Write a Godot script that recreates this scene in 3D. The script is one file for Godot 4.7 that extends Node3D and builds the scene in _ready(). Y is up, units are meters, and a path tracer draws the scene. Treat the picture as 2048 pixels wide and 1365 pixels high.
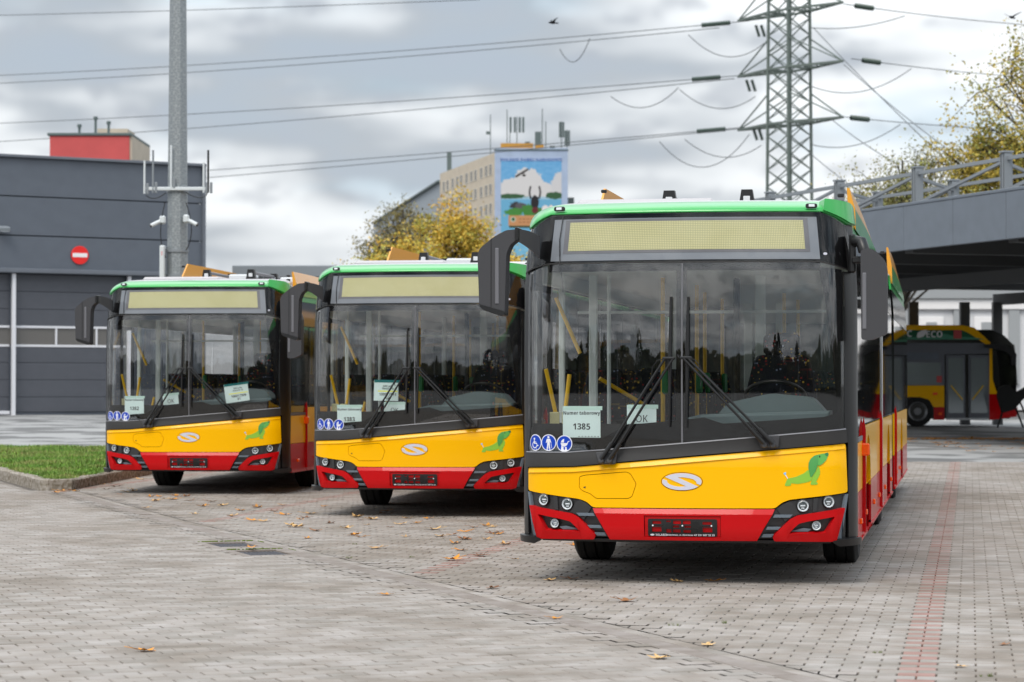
extends Node3D
# A bus depot yard: three trolleybuses on block paving, hall, mast, blocks of flats, pylon, canopy.
# World: x right, y up, z towards the viewer; "depth" below means -z.

const EYE := 1.477
const YAW := 10.4          # direction of the parking bays, degrees
var M := {}                # materials
var taken := {}            # names in use
var rng := RandomNumberGenerator.new()

# ---------------------------------------------------------------- mesh builder
class MB:
	var v := PackedVector3Array()
	var n := PackedVector3Array()
	var t := PackedVector2Array()
	var c := PackedColorArray()
	var ix := PackedInt32Array()
	var tint := Color(1, 1, 1)
	var tinted := false
	func vert(p: Vector3, nn: Vector3, uv := Vector2.ZERO) -> int:
		v.append(p)
		n.append(nn)
		t.append(uv)
		c.append(tint)
		return v.size() - 1
	func tri(a: int, b: int, d: int) -> void:
		var g := (v[b] - v[a]).cross(v[d] - v[a])
		ix.append(a)
		if g.dot(n[a] + n[b] + n[d]) > 0.0:
			ix.append(d)
			ix.append(b)
		else:
			ix.append(b)
			ix.append(d)
	func quad(p0: Vector3, p1: Vector3, p2: Vector3, p3: Vector3, nn: Vector3) -> void:
		var a := vert(p0, nn, Vector2(0, 1))
		var b := vert(p1, nn, Vector2(1, 1))
		var d := vert(p2, nn, Vector2(1, 0))
		var e := vert(p3, nn, Vector2(0, 0))
		tri(a, b, d)
		tri(a, d, e)
	func flat(pts: Array, hint: Vector3) -> void:      # a flat polygon of 3 or 4 points that faces hint
		var nn: Vector3 = (pts[1] - pts[0]).cross(pts[2] - pts[0]).normalized()
		if nn.dot(hint) < 0:
			nn = -nn
		if pts.size() == 4:
			quad(pts[0], pts[1], pts[2], pts[3], nn)
		else:
			tri(vert(pts[0], nn), vert(pts[1], nn), vert(pts[2], nn))
	func box(at: Vector3, size: Vector3, bev := 0.0, turn := Basis()) -> void:
		var h := size * 0.5
		bev = minf(bev, minf(h.x, minf(h.y, h.z)) * 0.9)
		var P := func(ax: int, s: Vector3) -> Vector3:
			var q := Vector3(s.x * (h.x - bev), s.y * (h.y - bev), s.z * (h.z - bev))
			q[ax] = s[ax] * h[ax]
			return at + turn * q
		for ax in 3:
			for sg in [-1.0, 1.0]:
				var pts := []
				for k in [[-1.0, -1.0], [1.0, -1.0], [1.0, 1.0], [-1.0, 1.0]]:
					var s := Vector3()
					s[ax] = sg
					s[(ax + 1) % 3] = k[0]
					s[(ax + 2) % 3] = k[1]
					pts.append(P.call(ax, s))
				var nn := Vector3()
				nn[ax] = sg
				quad(pts[0], pts[1], pts[2], pts[3], turn * nn)
		if bev <= 0.0:
			return
		for ax in 3:
			var b1 := (ax + 1) % 3
			var b2 := (ax + 2) % 3
			for s1 in [-1.0, 1.0]:
				for s2 in [-1.0, 1.0]:
					var lo := Vector3()
					lo[ax] = -1.0
					lo[b1] = s1
					lo[b2] = s2
					var hi := lo
					hi[ax] = 1.0
					var nn := Vector3()
					nn[b1] = s1
					nn[b2] = s2
					quad(P.call(b1, lo), P.call(b1, hi), P.call(b2, hi), P.call(b2, lo), turn * nn.normalized())
		for sx in [-1.0, 1.0]:
			for sy in [-1.0, 1.0]:
				for sz in [-1.0, 1.0]:
					var s := Vector3(sx, sy, sz)
					var nn := turn * s.normalized()
					tri(vert(P.call(0, s), nn), vert(P.call(1, s), nn), vert(P.call(2, s), nn))
	func tube(path: Array, radius, sides := 8, caps := true) -> void:
		var up := Vector3(0.13, 0.98, 0.21)
		var rings := []
		for k in path.size():
			var d: Vector3 = (path[mini(k + 1, path.size() - 1)] - path[maxi(k - 1, 0)]).normalized()
			var x := up.cross(d)
			if x.length() < 0.1:
				x = Vector3(1, 0, 0.3).cross(d)
			x = x.normalized()
			var y := d.cross(x)
			up = y
			var r: float = radius[k] if radius is Array else radius
			var ring := []
			for j in sides:
				var a := TAU * j / sides
				var nn := x * cos(a) + y * sin(a)
				ring.append(vert(path[k] + nn * r, nn, Vector2(float(j) / sides, k)))
			rings.append(ring)
		for k in path.size() - 1:
			for j in sides:
				var j2 := (j + 1) % sides
				tri(rings[k][j], rings[k][j2], rings[k + 1][j2])
				tri(rings[k][j], rings[k + 1][j2], rings[k + 1][j])
		if caps:
			for e in [0, path.size() - 1]:
				var d: Vector3 = (path[0] - path[1]).normalized() if e == 0 else (path[e] - path[e - 1]).normalized()
				var m := vert(path[e], d)
				for j in sides:
					tri(m, vert(v[rings[e][j]], d), vert(v[rings[e][(j + 1) % sides]], d))
	func lathe(prof: Array, xf: Transform3D, segs := 24) -> void:      # profile (radius, height) turned round the y axis of xf; flat bands
		for k in prof.size() - 1:
			var a: Vector2 = prof[k]
			var b: Vector2 = prof[k + 1]
			var e := b - a
			var nr := Vector2(e.y, -e.x).normalized()
			var ids := []
			for j in segs + 1:
				var w := TAU * j / segs
				var r := Vector3(cos(w), 0, sin(w))
				var nn := xf.basis * (r * nr.x + Vector3(0, nr.y, 0))
				ids.append([vert(xf * (r * a.x + Vector3(0, a.y, 0)), nn), vert(xf * (r * b.x + Vector3(0, b.y, 0)), nn)])
			for j in segs:
				tri(ids[j][0], ids[j + 1][0], ids[j + 1][1])
				tri(ids[j][0], ids[j + 1][1], ids[j][1])
	func prism(poly: Array, z0: float, z1: float, xf := Transform3D(), bev := 0.0) -> void:   # polygon in the x-y plane of xf, from z0 to z1
		var pk := PackedVector2Array(poly)
		var top := pk
		if bev > 0:
			var o := Geometry2D.offset_polygon(pk, -bev)
			if o.size() > 0 and o[0].size() == pk.size():
				top = o[0]
				var best := 0
				for k in top.size():
					if top[k].distance_to(pk[0]) < top[best].distance_to(pk[0]):
						best = k
				var re := PackedVector2Array()
				var cw := Geometry2D.is_polygon_clockwise(top) == Geometry2D.is_polygon_clockwise(pk)
				for k in top.size():
					re.append(top[posmod(best + (k if cw else -k), top.size())])
				top = re
			else:
				bev = 0.0
		var ids := Geometry2D.triangulate_polygon(top)
		for e in [[z0, -1.0], [z1, 1.0]]:
			var nn := xf.basis * Vector3(0, 0, e[1] * signf(z1 - z0))
			var base := v.size()
			for p in top:
				vert(xf * Vector3(p.x, p.y, e[0]), nn.normalized(), p)
			for k in range(0, ids.size(), 3):
				tri(base + ids[k], base + ids[k + 1], base + ids[k + 2])
		var sg := -1.0 if Geometry2D.is_polygon_clockwise(pk) else 1.0
		var dz := signf(z1 - z0) * bev
		for k in pk.size():
			var k2 := (k + 1) % pk.size()
			var e2 := pk[k2] - pk[k]
			var nn := (xf.basis * Vector3(e2.y * sg, -e2.x * sg, 0)).normalized()
			quad(xf * Vector3(pk[k].x, pk[k].y, z0 + dz), xf * Vector3(pk[k2].x, pk[k2].y, z0 + dz), xf * Vector3(pk[k2].x, pk[k2].y, z1 - dz), xf * Vector3(pk[k].x, pk[k].y, z1 - dz), nn)
			if bev > 0:
				for w in [[z0, z0 + dz, -1.0], [z1, z1 - dz, 1.0]]:
					quad(xf * Vector3(pk[k].x, pk[k].y, w[1]), xf * Vector3(pk[k2].x, pk[k2].y, w[1]), xf * Vector3(top[k2].x, top[k2].y, w[0]), xf * Vector3(top[k].x, top[k].y, w[0]), (nn + xf.basis * Vector3(0, 0, w[2] * signf(z1 - z0))).normalized())
	func mesh() -> ArrayMesh:
		var a := []
		a.resize(Mesh.ARRAY_MAX)
		a[Mesh.ARRAY_VERTEX] = v
		a[Mesh.ARRAY_NORMAL] = n
		a[Mesh.ARRAY_TEX_UV] = t
		if tinted:
			a[Mesh.ARRAY_COLOR] = c
		a[Mesh.ARRAY_INDEX] = ix
		var m := ArrayMesh.new()
		m.add_surface_from_arrays(Mesh.PRIMITIVE_TRIANGLES, a)
		return m

# ---------------------------------------------------------------- nodes, names, materials
func numbered(called: String) -> String:
	if not taken.has(called):
		taken[called] = 0
		return called
	taken[called] += 1
	return "%s_%03d" % [called, taken[called]]

func thing(called: String, label: String, category: String, at := Vector3.ZERO, turn := 0.0, group := "") -> Node3D:
	var o := Node3D.new()
	o.name = numbered(called)
	add_child(o)
	o.position = at
	o.rotation.y = turn
	tag(o, label, category, group)
	return o

func tag(o: Node, label: String, category: String, group := "") -> void:
	o.set_meta("label", label)
	o.set_meta("category", category)
	if group != "":
		o.set_meta("group", group)

func part(called: String, mb, material, parent: Node, at := Vector3.ZERO, turn := Basis()) -> MeshInstance3D:
	var o := MeshInstance3D.new()
	o.name = called
	o.mesh = mb.mesh() if mb is MB else mb
	o.material_override = M[material] if material is String else material
	o.transform = Transform3D(turn, at)
	parent.add_child(o, true)
	return o

func structure(called: String, mb, material) -> MeshInstance3D:
	var o := MeshInstance3D.new()
	o.name = numbered(called)
	o.mesh = mb.mesh() if mb is MB else mb
	o.material_override = M[material] if material is String else material
	add_child(o)
	o.set_meta("kind", "structure")
	return o

func lin(r: float, g: float, b: float) -> Color:
	return Color(r, g, b).linear_to_srgb()

func mat(called: String, col: Color, rough := 0.6, metal := 0.0, extra := {}) -> StandardMaterial3D:
	var m := StandardMaterial3D.new()
	m.resource_name = called
	m.albedo_color = col
	m.roughness = rough
	m.metallic = metal
	for k in extra:
		m.set(k, extra[k])
	M[called] = m
	return m

func noise_tex(seed_: int, freq: float, size: int, lo: Color, hi: Color, oct := 4, kind := FastNoiseLite.TYPE_SIMPLEX_SMOOTH, stops := []) -> NoiseTexture2D:
	var f := FastNoiseLite.new()
	f.seed = seed_
	f.noise_type = kind
	f.frequency = freq
	f.fractal_octaves = oct
	var g := Gradient.new()
	g.set_color(0, lo)
	g.set_color(1, hi)
	for s in stops:
		g.add_point(s[0], s[1])
	var t := NoiseTexture2D.new()
	t.width = size
	t.height = size
	t.seamless = true
	t.noise = f
	t.color_ramp = g
	return t

func grain(called: String, col: Color, rough: float, tex: Texture2D, scale: float, metal := 0.0, extra := {}) -> StandardMaterial3D:
	var m := mat(called, col, rough, metal, extra)
	m.albedo_texture = tex
	m.uv1_triplanar = true
	m.uv1_world_triplanar = true
	m.uv1_scale = Vector3.ONE * scale
	return m

func text_part(txt: String, height: float, material, parent: Node, at: Vector3, turn := Basis(), font := "Droid Sans", bold := false, depth := 0.001) -> MeshInstance3D:
	var f := SystemFont.new()
	f.font_names = PackedStringArray([font])
	if bold:
		f.font_weight = 700
	var t := TextMesh.new()
	t.text = txt
	t.font = f
	t.font_size = 64
	t.pixel_size = height / 46.0
	t.depth = depth
	t.curve_step = 4.0
	return part("lettering", t, material, parent, at, turn)

func at_depth(x: float, y: float, depth: float) -> Vector3:
	return Vector3(x, y, -depth)

func rise(x: float, depth: float) -> float:          # the yard rises gently towards the hall
	return maxf(0.0, depth - 28.0) * (0.00636 - 0.0001075 * clampf(x, -25.0, 25.0))

func rounded(poly: Array, r: float, n := 4) -> Array:
	var out := []
	for k in poly.size():
		var a: Vector2 = poly[posmod(k - 1, poly.size())]
		var p: Vector2 = poly[k]
		var b: Vector2 = poly[(k + 1) % poly.size()]
		var d := minf(r, minf(a.distance_to(p), b.distance_to(p)) * 0.45)
		var s := p + (a - p).normalized() * d
		var e := p + (b - p).normalized() * d
		for j in n + 1:
			var q := float(j) / n
			out.append(s * (1 - q) * (1 - q) + p * 2.0 * q * (1 - q) + e * q * q)
	return out

func vs(flat: Array) -> Array:
	var out := []
	for k in range(0, flat.size(), 2):
		out.append(Vector2(flat[k], flat[k + 1]))
	return out

func ellipse(cx: float, cy: float, rx: float, ry: float, n := 24, a0 := 0.0, a1 := 360.0) -> Array:
	var out := []
	var closed := absf(a1 - a0) >= 359.9
	for k in (n if closed else n + 1):
		var a := deg_to_rad(lerpf(a0, a1, float(k) / n))
		out.append(Vector2(cx + rx * cos(a), cy + ry * sin(a)))
	return out

func _ready() -> void:
	rng.seed = 20
	lens_and_light()
	materials()
	setting()
	trolleybuses()
	backdrop()
	small_things()

# ---------------------------------------------------------------- camera, sky, sun
func lens_and_light() -> void:
	var cam := Camera3D.new()
	cam.name = "camera"
	add_child(cam)
	cam.position = Vector3(0, EYE, 0)
	cam.rotation.x = atan(92.5 / 5000.0)
	cam.near = 0.5
	cam.far = 3000.0
	var lens := CameraAttributesPhysical.new()
	lens.frustum_focal_length = 87.89
	lens.frustum_focus_distance = 20.0
	lens.exposure_aperture = 4.2
	lens.frustum_near = 0.5
	lens.frustum_far = 3000.0
	cam.attributes = lens
	cam.fov = rad_to_deg(2.0 * atan(682.5 / 5000.0))
	cam.current = true
	var we := WorldEnvironment.new()
	we.name = "air"
	var e := Environment.new()
	e.background_mode = Environment.BG_SKY
	e.sky = Sky.new()
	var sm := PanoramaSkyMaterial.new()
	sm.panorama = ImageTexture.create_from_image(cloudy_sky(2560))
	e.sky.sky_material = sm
	e.tonemap_mode = Environment.TONE_MAPPER_LINEAR
	e.tonemap_exposure = 1.17
	e.sdfgi_enabled = true
	e.ssao_enabled = true
	e.ssil_enabled = true
	we.environment = e
	add_child(we)
	var sun := DirectionalLight3D.new()
	sun.name = "sun"
	sun.light_energy = 0.5
	sun.light_angular_distance = 28.0
	sun.light_color = Color(1.0, 0.97, 0.92)
	sun.shadow_enabled = true
	add_child(sun)
	sun.rotation = Vector3(deg_to_rad(-52), deg_to_rad(-24), 0)

func cloudy_sky(w: int) -> Image:
	var h := w / 2
	var f := FastNoiseLite.new()
	f.seed = 18
	f.noise_type = FastNoiseLite.TYPE_SIMPLEX_SMOOTH
	f.frequency = 1.0
	f.fractal_octaves = 6
	f.fractal_gain = 0.52
	var g := FastNoiseLite.new()
	g.seed = 8
	g.noise_type = FastNoiseLite.TYPE_SIMPLEX_SMOOTH
	g.frequency = 1.0
	g.fractal_octaves = 4
	var data := PackedFloat32Array()
	data.resize(w * h * 3)
	data.fill(0.3)
	var o := 0
	for j in h / 2 + 2:
		var el := PI * (0.5 - (j + 0.5) / h)
		var y := sin(el)
		var c := cos(el)
		var k := 1.0 / (maxf(y, 0.0) + 0.10)
		var low := exp(-maxf(y, 0.0) / 0.065)
		for i in w:
			var a := TAU * (i + 0.5) / w + 1.796
			var dx := sin(a) * c
			var dz := cos(a) * c
			var px := dx * k
			var pz := dz * k
			var n1 := g.get_noise_2d(px * 0.55 + 3.7, pz * 0.55 + 1.3)           # broad banks
			var n2 := f.get_noise_2d(px * 1.5 + 7.0, pz * 1.5 + n1 * 0.6)       # billows
			var q := 0.5 + 0.85 * n1 + 0.6 * n2
			var t := smoothstep(-0.12, 0.92, q)
			var hole := smoothstep(0.2, 0.6, g.get_noise_2d(px * 0.8 - 9.0, pz * 0.8 + 20.0) + 0.25 * n2)
			var r := lerpf(0.115, 0.76, t)
			var gg := lerpf(0.155, 0.785, t)
			var b := lerpf(0.205, 0.80, t)
			r = lerpf(r, 0.42, hole * 0.75)
			gg = lerpf(gg, 0.535, hole * 0.75)
			b = lerpf(b, 0.62, hole * 0.75)
			r = lerpf(r, 0.69, low * 0.8)
			gg = lerpf(gg, 0.715, low * 0.8)
			b = lerpf(b, 0.73, low * 0.8)
			var puff := 0.55 * smoothstep(0.16, 0.5, f.get_noise_2d(px * 3.1 - 30.0, pz * 4.3 + 11.0)) * (1.0 - low)
			r = lerpf(r, 0.20, puff)
			gg = lerpf(gg, 0.23, puff)
			b = lerpf(b, 0.28, puff)
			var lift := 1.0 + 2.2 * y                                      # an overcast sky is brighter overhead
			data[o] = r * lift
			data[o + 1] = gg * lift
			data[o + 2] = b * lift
			o += 3
	return Image.create_from_data(w, h, false, Image.FORMAT_RGBF, data.to_byte_array())

# ---------------------------------------------------------------- materials
func materials() -> void:
	mat("yellow_paint", Color(0.98, 0.725, 0.0), 0.28, 0.0, {"metallic_specular": 0.25, "clearcoat_enabled": true, "clearcoat": 0.3, "clearcoat_roughness": 0.03})
	mat("red_paint", Color(0.74, 0.035, 0.06), 0.3, 0.0, {"metallic_specular": 0.25, "clearcoat_enabled": true, "clearcoat": 0.3, "clearcoat_roughness": 0.03})
	mat("green_paint", Color(0.19, 0.66, 0.30), 0.3, 0.0, {"clearcoat_enabled": true, "clearcoat": 0.6, "clearcoat_roughness": 0.08})
	mat("gold_paint", Color(0.90, 0.62, 0.14), 0.32, 0.0, {"clearcoat_enabled": true, "clearcoat": 0.5, "clearcoat_roughness": 0.1})
	mat("roof_grey", Color(0.72, 0.71, 0.72), 0.45)
	mat("white_trim", Color(0.80, 0.81, 0.82), 0.4)
	mat("gloss_black", Color(0.035, 0.035, 0.04), 0.08, 0.0, {"metallic_specular": 0.6})
	mat("ceramic_black", Color(0.06, 0.06, 0.065), 0.6, 0.0, {"metallic_specular": 0.2})
	mat("satin_black", Color(0.10, 0.10, 0.105), 0.38)
	var fine := noise_tex(3, 0.06, 256, Color(0.86, 0.86, 0.86), Color(1, 1, 1), 3)
	grain("matte_band", Color(0.20, 0.195, 0.195), 0.55, fine, 6.0)
	grain("mirror_plastic", Color(0.255, 0.255, 0.27), 0.55, fine, 8.0)
	mat("strip_grey", Color(0.42, 0.42, 0.44), 0.45)
	mat("lamp_housing", Color(0.20, 0.20, 0.205), 0.35)
	mat("fin_grey", Color(0.40, 0.44, 0.48), 0.35)
	mat("chrome", Color(0.86, 0.87, 0.9), 0.12, 1.0)
	mat("lens_white", Color(0.88, 0.90, 0.92), 0.25, 0.0)
	mat("amber", Color(1.0, 0.36, 0.02), 0.2)
	mat("silver", Color(0.80, 0.80, 0.85), 0.35, 0.0)
	mat("dark_gap", Color(0.02, 0.02, 0.02), 0.7)
	mat("display_frame", Color(0.50, 0.52, 0.55), 0.35)  # grey lightened to carry the reflection on the display glass
	mat("sticker_blue", Color(0.0, 0.25, 0.72), 0.3)
	mat("sticker_white", Color(0.9, 0.9, 0.93), 0.4)
	mat("paper", Color(0.80, 0.88, 0.87), 0.8)
	mat("paper_tape", Color(0.72, 0.84, 0.80), 0.5)
	mat("ink", Color(0.12, 0.13, 0.15), 0.8)
	mat("marker_yellow", Color(0.92, 0.92, 0.25), 0.7)
	mat("ribbon_teal", Color(0.0, 0.40, 0.40), 0.6)
	mat("dog_light", Color(0.55, 0.76, 0.24), 0.35)
	mat("dog_mid", Color(0.36, 0.66, 0.29), 0.35)
	mat("dog_ear_green", Color(0.30, 0.60, 0.30), 0.35)
	mat("dog_dark", Color(0.16, 0.48, 0.28), 0.35)
	mat("plug_blue", Color(0.55, 0.78, 0.95), 0.35)
	grain("rubber", Color(0.12, 0.117, 0.115), 0.85, noise_tex(9, 0.05, 256, Color(0.7, 0.7, 0.7), Color(1, 1, 1), 4), 3.0)
	mat("rim_steel", Color(0.55, 0.55, 0.56), 0.4, 0.7)
	mat("chassis", Color(0.05, 0.05, 0.05), 0.8)
	mat("cab_dark", Color(0.12, 0.125, 0.13), 0.7)
	mat("dash_grey", Color(0.27, 0.34, 0.345), 0.5)
	mat("inside_light", Color(0.82, 0.86, 0.84), 0.5)
	mat("inside_grey", Color(0.27, 0.29, 0.29), 0.6)
	mat("handrail_yellow", Color(0.93, 0.74, 0.05), 0.3)
	mat("handle_green", Color(0.05, 0.50, 0.25), 0.4)
	var led := Image.create(8, 8, false, Image.FORMAT_RGB8)
	led.fill(Color(0.60, 0.59, 0.44))
	led.fill_rect(Rect2i(1, 1, 6, 6), Color(0.80, 0.785, 0.585))
	mat("led_board", Color(1, 1, 1), 0.6, 0.0, {"albedo_texture": ImageTexture.create_from_image(led), "uv1_scale": Vector3(75, 75, 1)})
	var fab := Image.create(256, 256, false, Image.FORMAT_RGB8)
	fab.fill(Color(0.035, 0.05, 0.11))
	var rr := RandomNumberGenerator.new()
	rr.seed = 4
	for k in 130:
		var z := rr.randi_range(2, 7)
		fab.fill_rect(Rect2i(rr.randi_range(0, 248), rr.randi_range(0, 248), z, z), [Color(0.90, 0.75, 0.25), Color(0.85, 0.70, 0.3), Color(0.6, 0.1, 0.12), Color(0.55, 0.6, 0.7)][rr.randi_range(0, 3)])
	grain("seat_fabric", Color(1, 1, 1), 0.9, ImageTexture.create_from_image(fab), 1.6)
	# glass: thin panes
	mat("windscreen_glass", Color(0.6, 0.7, 0.7, 0.0), 0.0, 0.0, {"transparency": BaseMaterial3D.TRANSPARENCY_ALPHA, "metallic_specular": 0.5})
	mat("tinted_glass", Color(0.02, 0.025, 0.03, 0.52), 0.02, 0.0, {"transparency": BaseMaterial3D.TRANSPARENCY_ALPHA, "metallic_specular": 0.5})
	mat("clear_glass", Color(0.7, 0.8, 0.8, 0.06), 0.02, 0.0, {"transparency": BaseMaterial3D.TRANSPARENCY_ALPHA, "metallic_specular": 0.5})
	# setting
	var blotch := noise_tex(21, 0.012, 512, Color(0.80, 0.775, 0.74), Color(1, 1, 1), 5)
	var stain := noise_tex(25, 0.009, 512, Color(0.84, 0.82, 0.79), Color(1, 1, 1), 6, FastNoiseLite.TYPE_SIMPLEX_SMOOTH, [[0.34, Color(0.90, 0.885, 0.865)], [0.52, Color(0.97, 0.968, 0.965)]])
	var stained := func(m: StandardMaterial3D) -> void:
		m.detail_enabled = true
		m.detail_albedo = stain
		m.detail_blend_mode = BaseMaterial3D.BLEND_MODE_MUL
		m.detail_uv_layer = BaseMaterial3D.DETAIL_UV_2
		m.uv2_triplanar = true
		m.uv2_world_triplanar = true
		m.uv2_scale = Vector3.ONE * 0.083
	for k in 6:
		var c: Color = [lin(0.385, 0.352, 0.332), lin(0.41, 0.376, 0.356), lin(0.365, 0.335, 0.316), lin(0.42, 0.388, 0.37), lin(0.345, 0.32, 0.30), lin(0.395, 0.364, 0.347)][k]
		stained.call(grain("paver_%d" % k, c, 0.85, blotch, 0.31))
	for k in 2:
		grain("paver_red_%d" % k, [lin(0.375, 0.225, 0.20), lin(0.39, 0.25, 0.225)][k], 0.85, blotch, 0.37)
	var field := grain("paver_field", Color(1, 1, 1), 0.85, blotch, 0.31)
	field.vertex_color_use_as_albedo = true
	stained.call(field)
	grain("joint_sand", lin(0.13, 0.115, 0.10), 0.95, blotch, 0.6)
	grain("kerb_stone", lin(0.30, 0.265, 0.248), 0.85, blotch, 0.45)
	grain("kerb_stained", lin(0.39, 0.35, 0.31), 0.9, noise_tex(31, 0.03, 512, Color(0.66, 0.63, 0.57), Color(1, 1, 1), 3, FastNoiseLite.TYPE_SIMPLEX_SMOOTH, [[0.40, Color(0.72, 0.69, 0.63)], [0.52, Color(0.95, 0.95, 0.94)]]), 0.7)
	grain("yard_concrete", lin(0.33, 0.325, 0.32), 0.85, noise_tex(41, 0.01, 512, Color(0.6, 0.6, 0.6), Color(1, 1, 1), 5, FastNoiseLite.TYPE_SIMPLEX_SMOOTH, [[0.4, Color(0.72, 0.72, 0.72)], [0.5, Color(0.97, 0.97, 0.97)]]), 0.06)
	grain("asphalt", lin(0.13, 0.13, 0.13), 0.9, blotch, 0.1)
	grain("soil", lin(0.06, 0.045, 0.03), 1.0, blotch, 0.8)
	mat("grass_blade", Color(1, 1, 1), 0.7, 0.0, {"vertex_color_use_as_albedo": true, "backlight_enabled": true, "backlight": Color(0.25, 0.3, 0.1)})
	mat("leaf_tinted", Color(1, 1, 1), 0.7, 0.0, {"vertex_color_use_as_albedo": true, "backlight_enabled": true, "backlight": Color(0.3, 0.28, 0.1)})
	grain("bark", lin(0.10, 0.085, 0.065), 0.95, noise_tex(51, 0.05, 256, Color(0.5, 0.5, 0.5), Color(1, 1, 1), 4), 0.8)
	var sheet := noise_tex(61, 0.02, 512, Color(0.93, 0.93, 0.93), Color(1, 1, 1), 3)
	grain("hall_panel", Color(0.37, 0.395, 0.435), 0.5, sheet, 0.15)
	grain("hall_flash", Color(0.42, 0.44, 0.475), 0.45, sheet, 0.15)
	grain("door_panel", Color(0.325, 0.335, 0.365), 0.5, sheet, 0.2)
	mat("door_frame", Color(0.86, 0.86, 0.88), 0.4)
	mat("dull_pane", Color(0.42, 0.41, 0.40), 0.2)
	grain("fascia_panel", Color(0.43, 0.46, 0.50), 0.5, sheet, 0.2)
	grain("soffit_steel", Color(0.34, 0.34, 0.345), 0.7, sheet, 0.2)
	mat("steel_grey", Color(0.54, 0.56, 0.58), 0.45, 0.2)
	mat("frame_steel", Color(0.30, 0.305, 0.31), 0.6)
	grain("zinc", Color(0.66, 0.68, 0.69), 0.5, noise_tex(71, 0.045, 512, Color(0.72, 0.73, 0.74), Color(1, 1, 1), 2, FastNoiseLite.TYPE_CELLULAR), 0.9, 0.35)
	mat("pylon_steel", Color(0.42, 0.46, 0.44), 0.6, 0.2)
	mat("cable", Color(0.33, 0.345, 0.36), 0.6)
	mat("insulator", Color(0.28, 0.34, 0.31), 0.3)
	mat("camera_white", Color(0.82, 0.84, 0.85), 0.4)
	mat("sign_red", Color(0.90, 0.12, 0.10), 0.45)
	mat("sign_white", Color(0.93, 0.92, 0.92), 0.45)
	grain("flats_cream", Color(0.78, 0.73, 0.66), 0.85, sheet, 0.05)  # cream paled in place of distance haze
	grain("flats_blue", Color(0.66, 0.72, 0.82), 0.85, sheet, 0.05)
	grain("flats_grey", Color(0.60, 0.63, 0.66), 0.85, sheet, 0.05)
	grain("flats_red", Color(0.80, 0.35, 0.35), 0.85, sheet, 0.05)  # red paled, distance haze put into the colour
	mat("roof_ochre", Color(0.72, 0.53, 0.22), 0.8)
	mat("far_pane", Color(0.20, 0.21, 0.22), 0.2)
	mat("far_frame", Color(0.80, 0.78, 0.74), 0.6)
	mat("mast_grey", Color(0.35, 0.40, 0.40), 0.6)
	mat("door_mirror", Color(0.66, 0.69, 0.71), 0.06, 0.6)
	mat("eco_green", Color(0.0, 0.36, 0.22), 0.3)
	mat("eco_pale", Color(0.30, 0.56, 0.45), 0.4)
	mat("eco_grey", Color(0.42, 0.43, 0.46), 0.35)
	mat("white_wall", Color(0.83, 0.83, 0.84), 0.7)
	mat("shed_grey", Color(0.62, 0.63, 0.64), 0.6)
	mat("bird_dark", Color(0.10, 0.11, 0.14), 0.8)
	mat("grate_iron", Color(0.30, 0.30, 0.33), 0.55, 0.5)
	mat("moss", Color(0.36, 0.42, 0.12), 0.95)
	for k in 6:
		mat("dry_leaf_%d" % k, [Color(0.78, 0.53, 0.20), Color(0.84, 0.68, 0.45), Color(0.58, 0.38, 0.22), Color(0.88, 0.58, 0.14), Color(0.74, 0.58, 0.38), Color(0.46, 0.30, 0.19)][k], 0.7, 0.0, {"backlight_enabled": true, "backlight": Color(0.20, 0.14, 0.06)})

# ---------------------------------------------------------------- the trolleybus: a skin that wraps from flank to flank round the nose
# s runs along the skin (0 in the middle of the nose, + towards the driver's side), y is height; x, y, -z are the bus's own axes.
const NOSE_R := 4.5
const EDGE_R := 0.33
const EDGE_A := 0.22867
const EDGE_S := 1.02901

func skin(s: float, y: float) -> Vector3:
	var q := absf(s)
	var x: float
	var d: float
	var d1 := NOSE_R * (1.0 - cos(EDGE_A))
	if q <= EDGE_S:
		x = NOSE_R * sin(q / NOSE_R)
		d = NOSE_R * (1.0 - cos(q / NOSE_R))
	elif q <= EDGE_S + EDGE_R * (PI / 2 - EDGE_A):
		var a := EDGE_A + (q - EDGE_S) / EDGE_R
		x = 1.02 + EDGE_R * (sin(a) - sin(EDGE_A))
		d = d1 + EDGE_R * (cos(EDGE_A) - cos(a))
	else:
		x = 1.275
		d = d1 + EDGE_R * cos(EDGE_A) + q - EDGE_S - EDGE_R * (PI / 2 - EDGE_A)
	var w := 1.0
	if y > 2.2:
		w = lerpf(1.0, 0.99, clampf((y - 2.2) / 0.25, 0, 1)) - maxf(0.0, y - 2.45) * 0.0921
	var e: float
	if y > 1.0:
		e = 0.012 + (y - 1.5) * (y - 1.5) / 25.2
	elif y > 0.9:
		e = lerpf(0.005, 0.022, (y - 0.9) / 0.1)
	elif y > 0.42:
		e = lerpf(0.0, 0.005, (y - 0.42) / 0.48)
	else:
		e = (0.42 - y) / 0.09 * 0.03
	return Vector3(signf(s) * x * w, y, -(d + e))

func skin_normal(s: float, y: float) -> Vector3:
	var h := 0.004
	var ds := skin(s + h, y) - skin(s - h, y)
	var dy := skin(s, y + h) - skin(s, y - h)
	return ds.cross(dy).normalized()

func on(s: float, y: float, off := 0.0) -> Vector3:
	return skin(s, y) + skin_normal(s, y) * off

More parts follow.
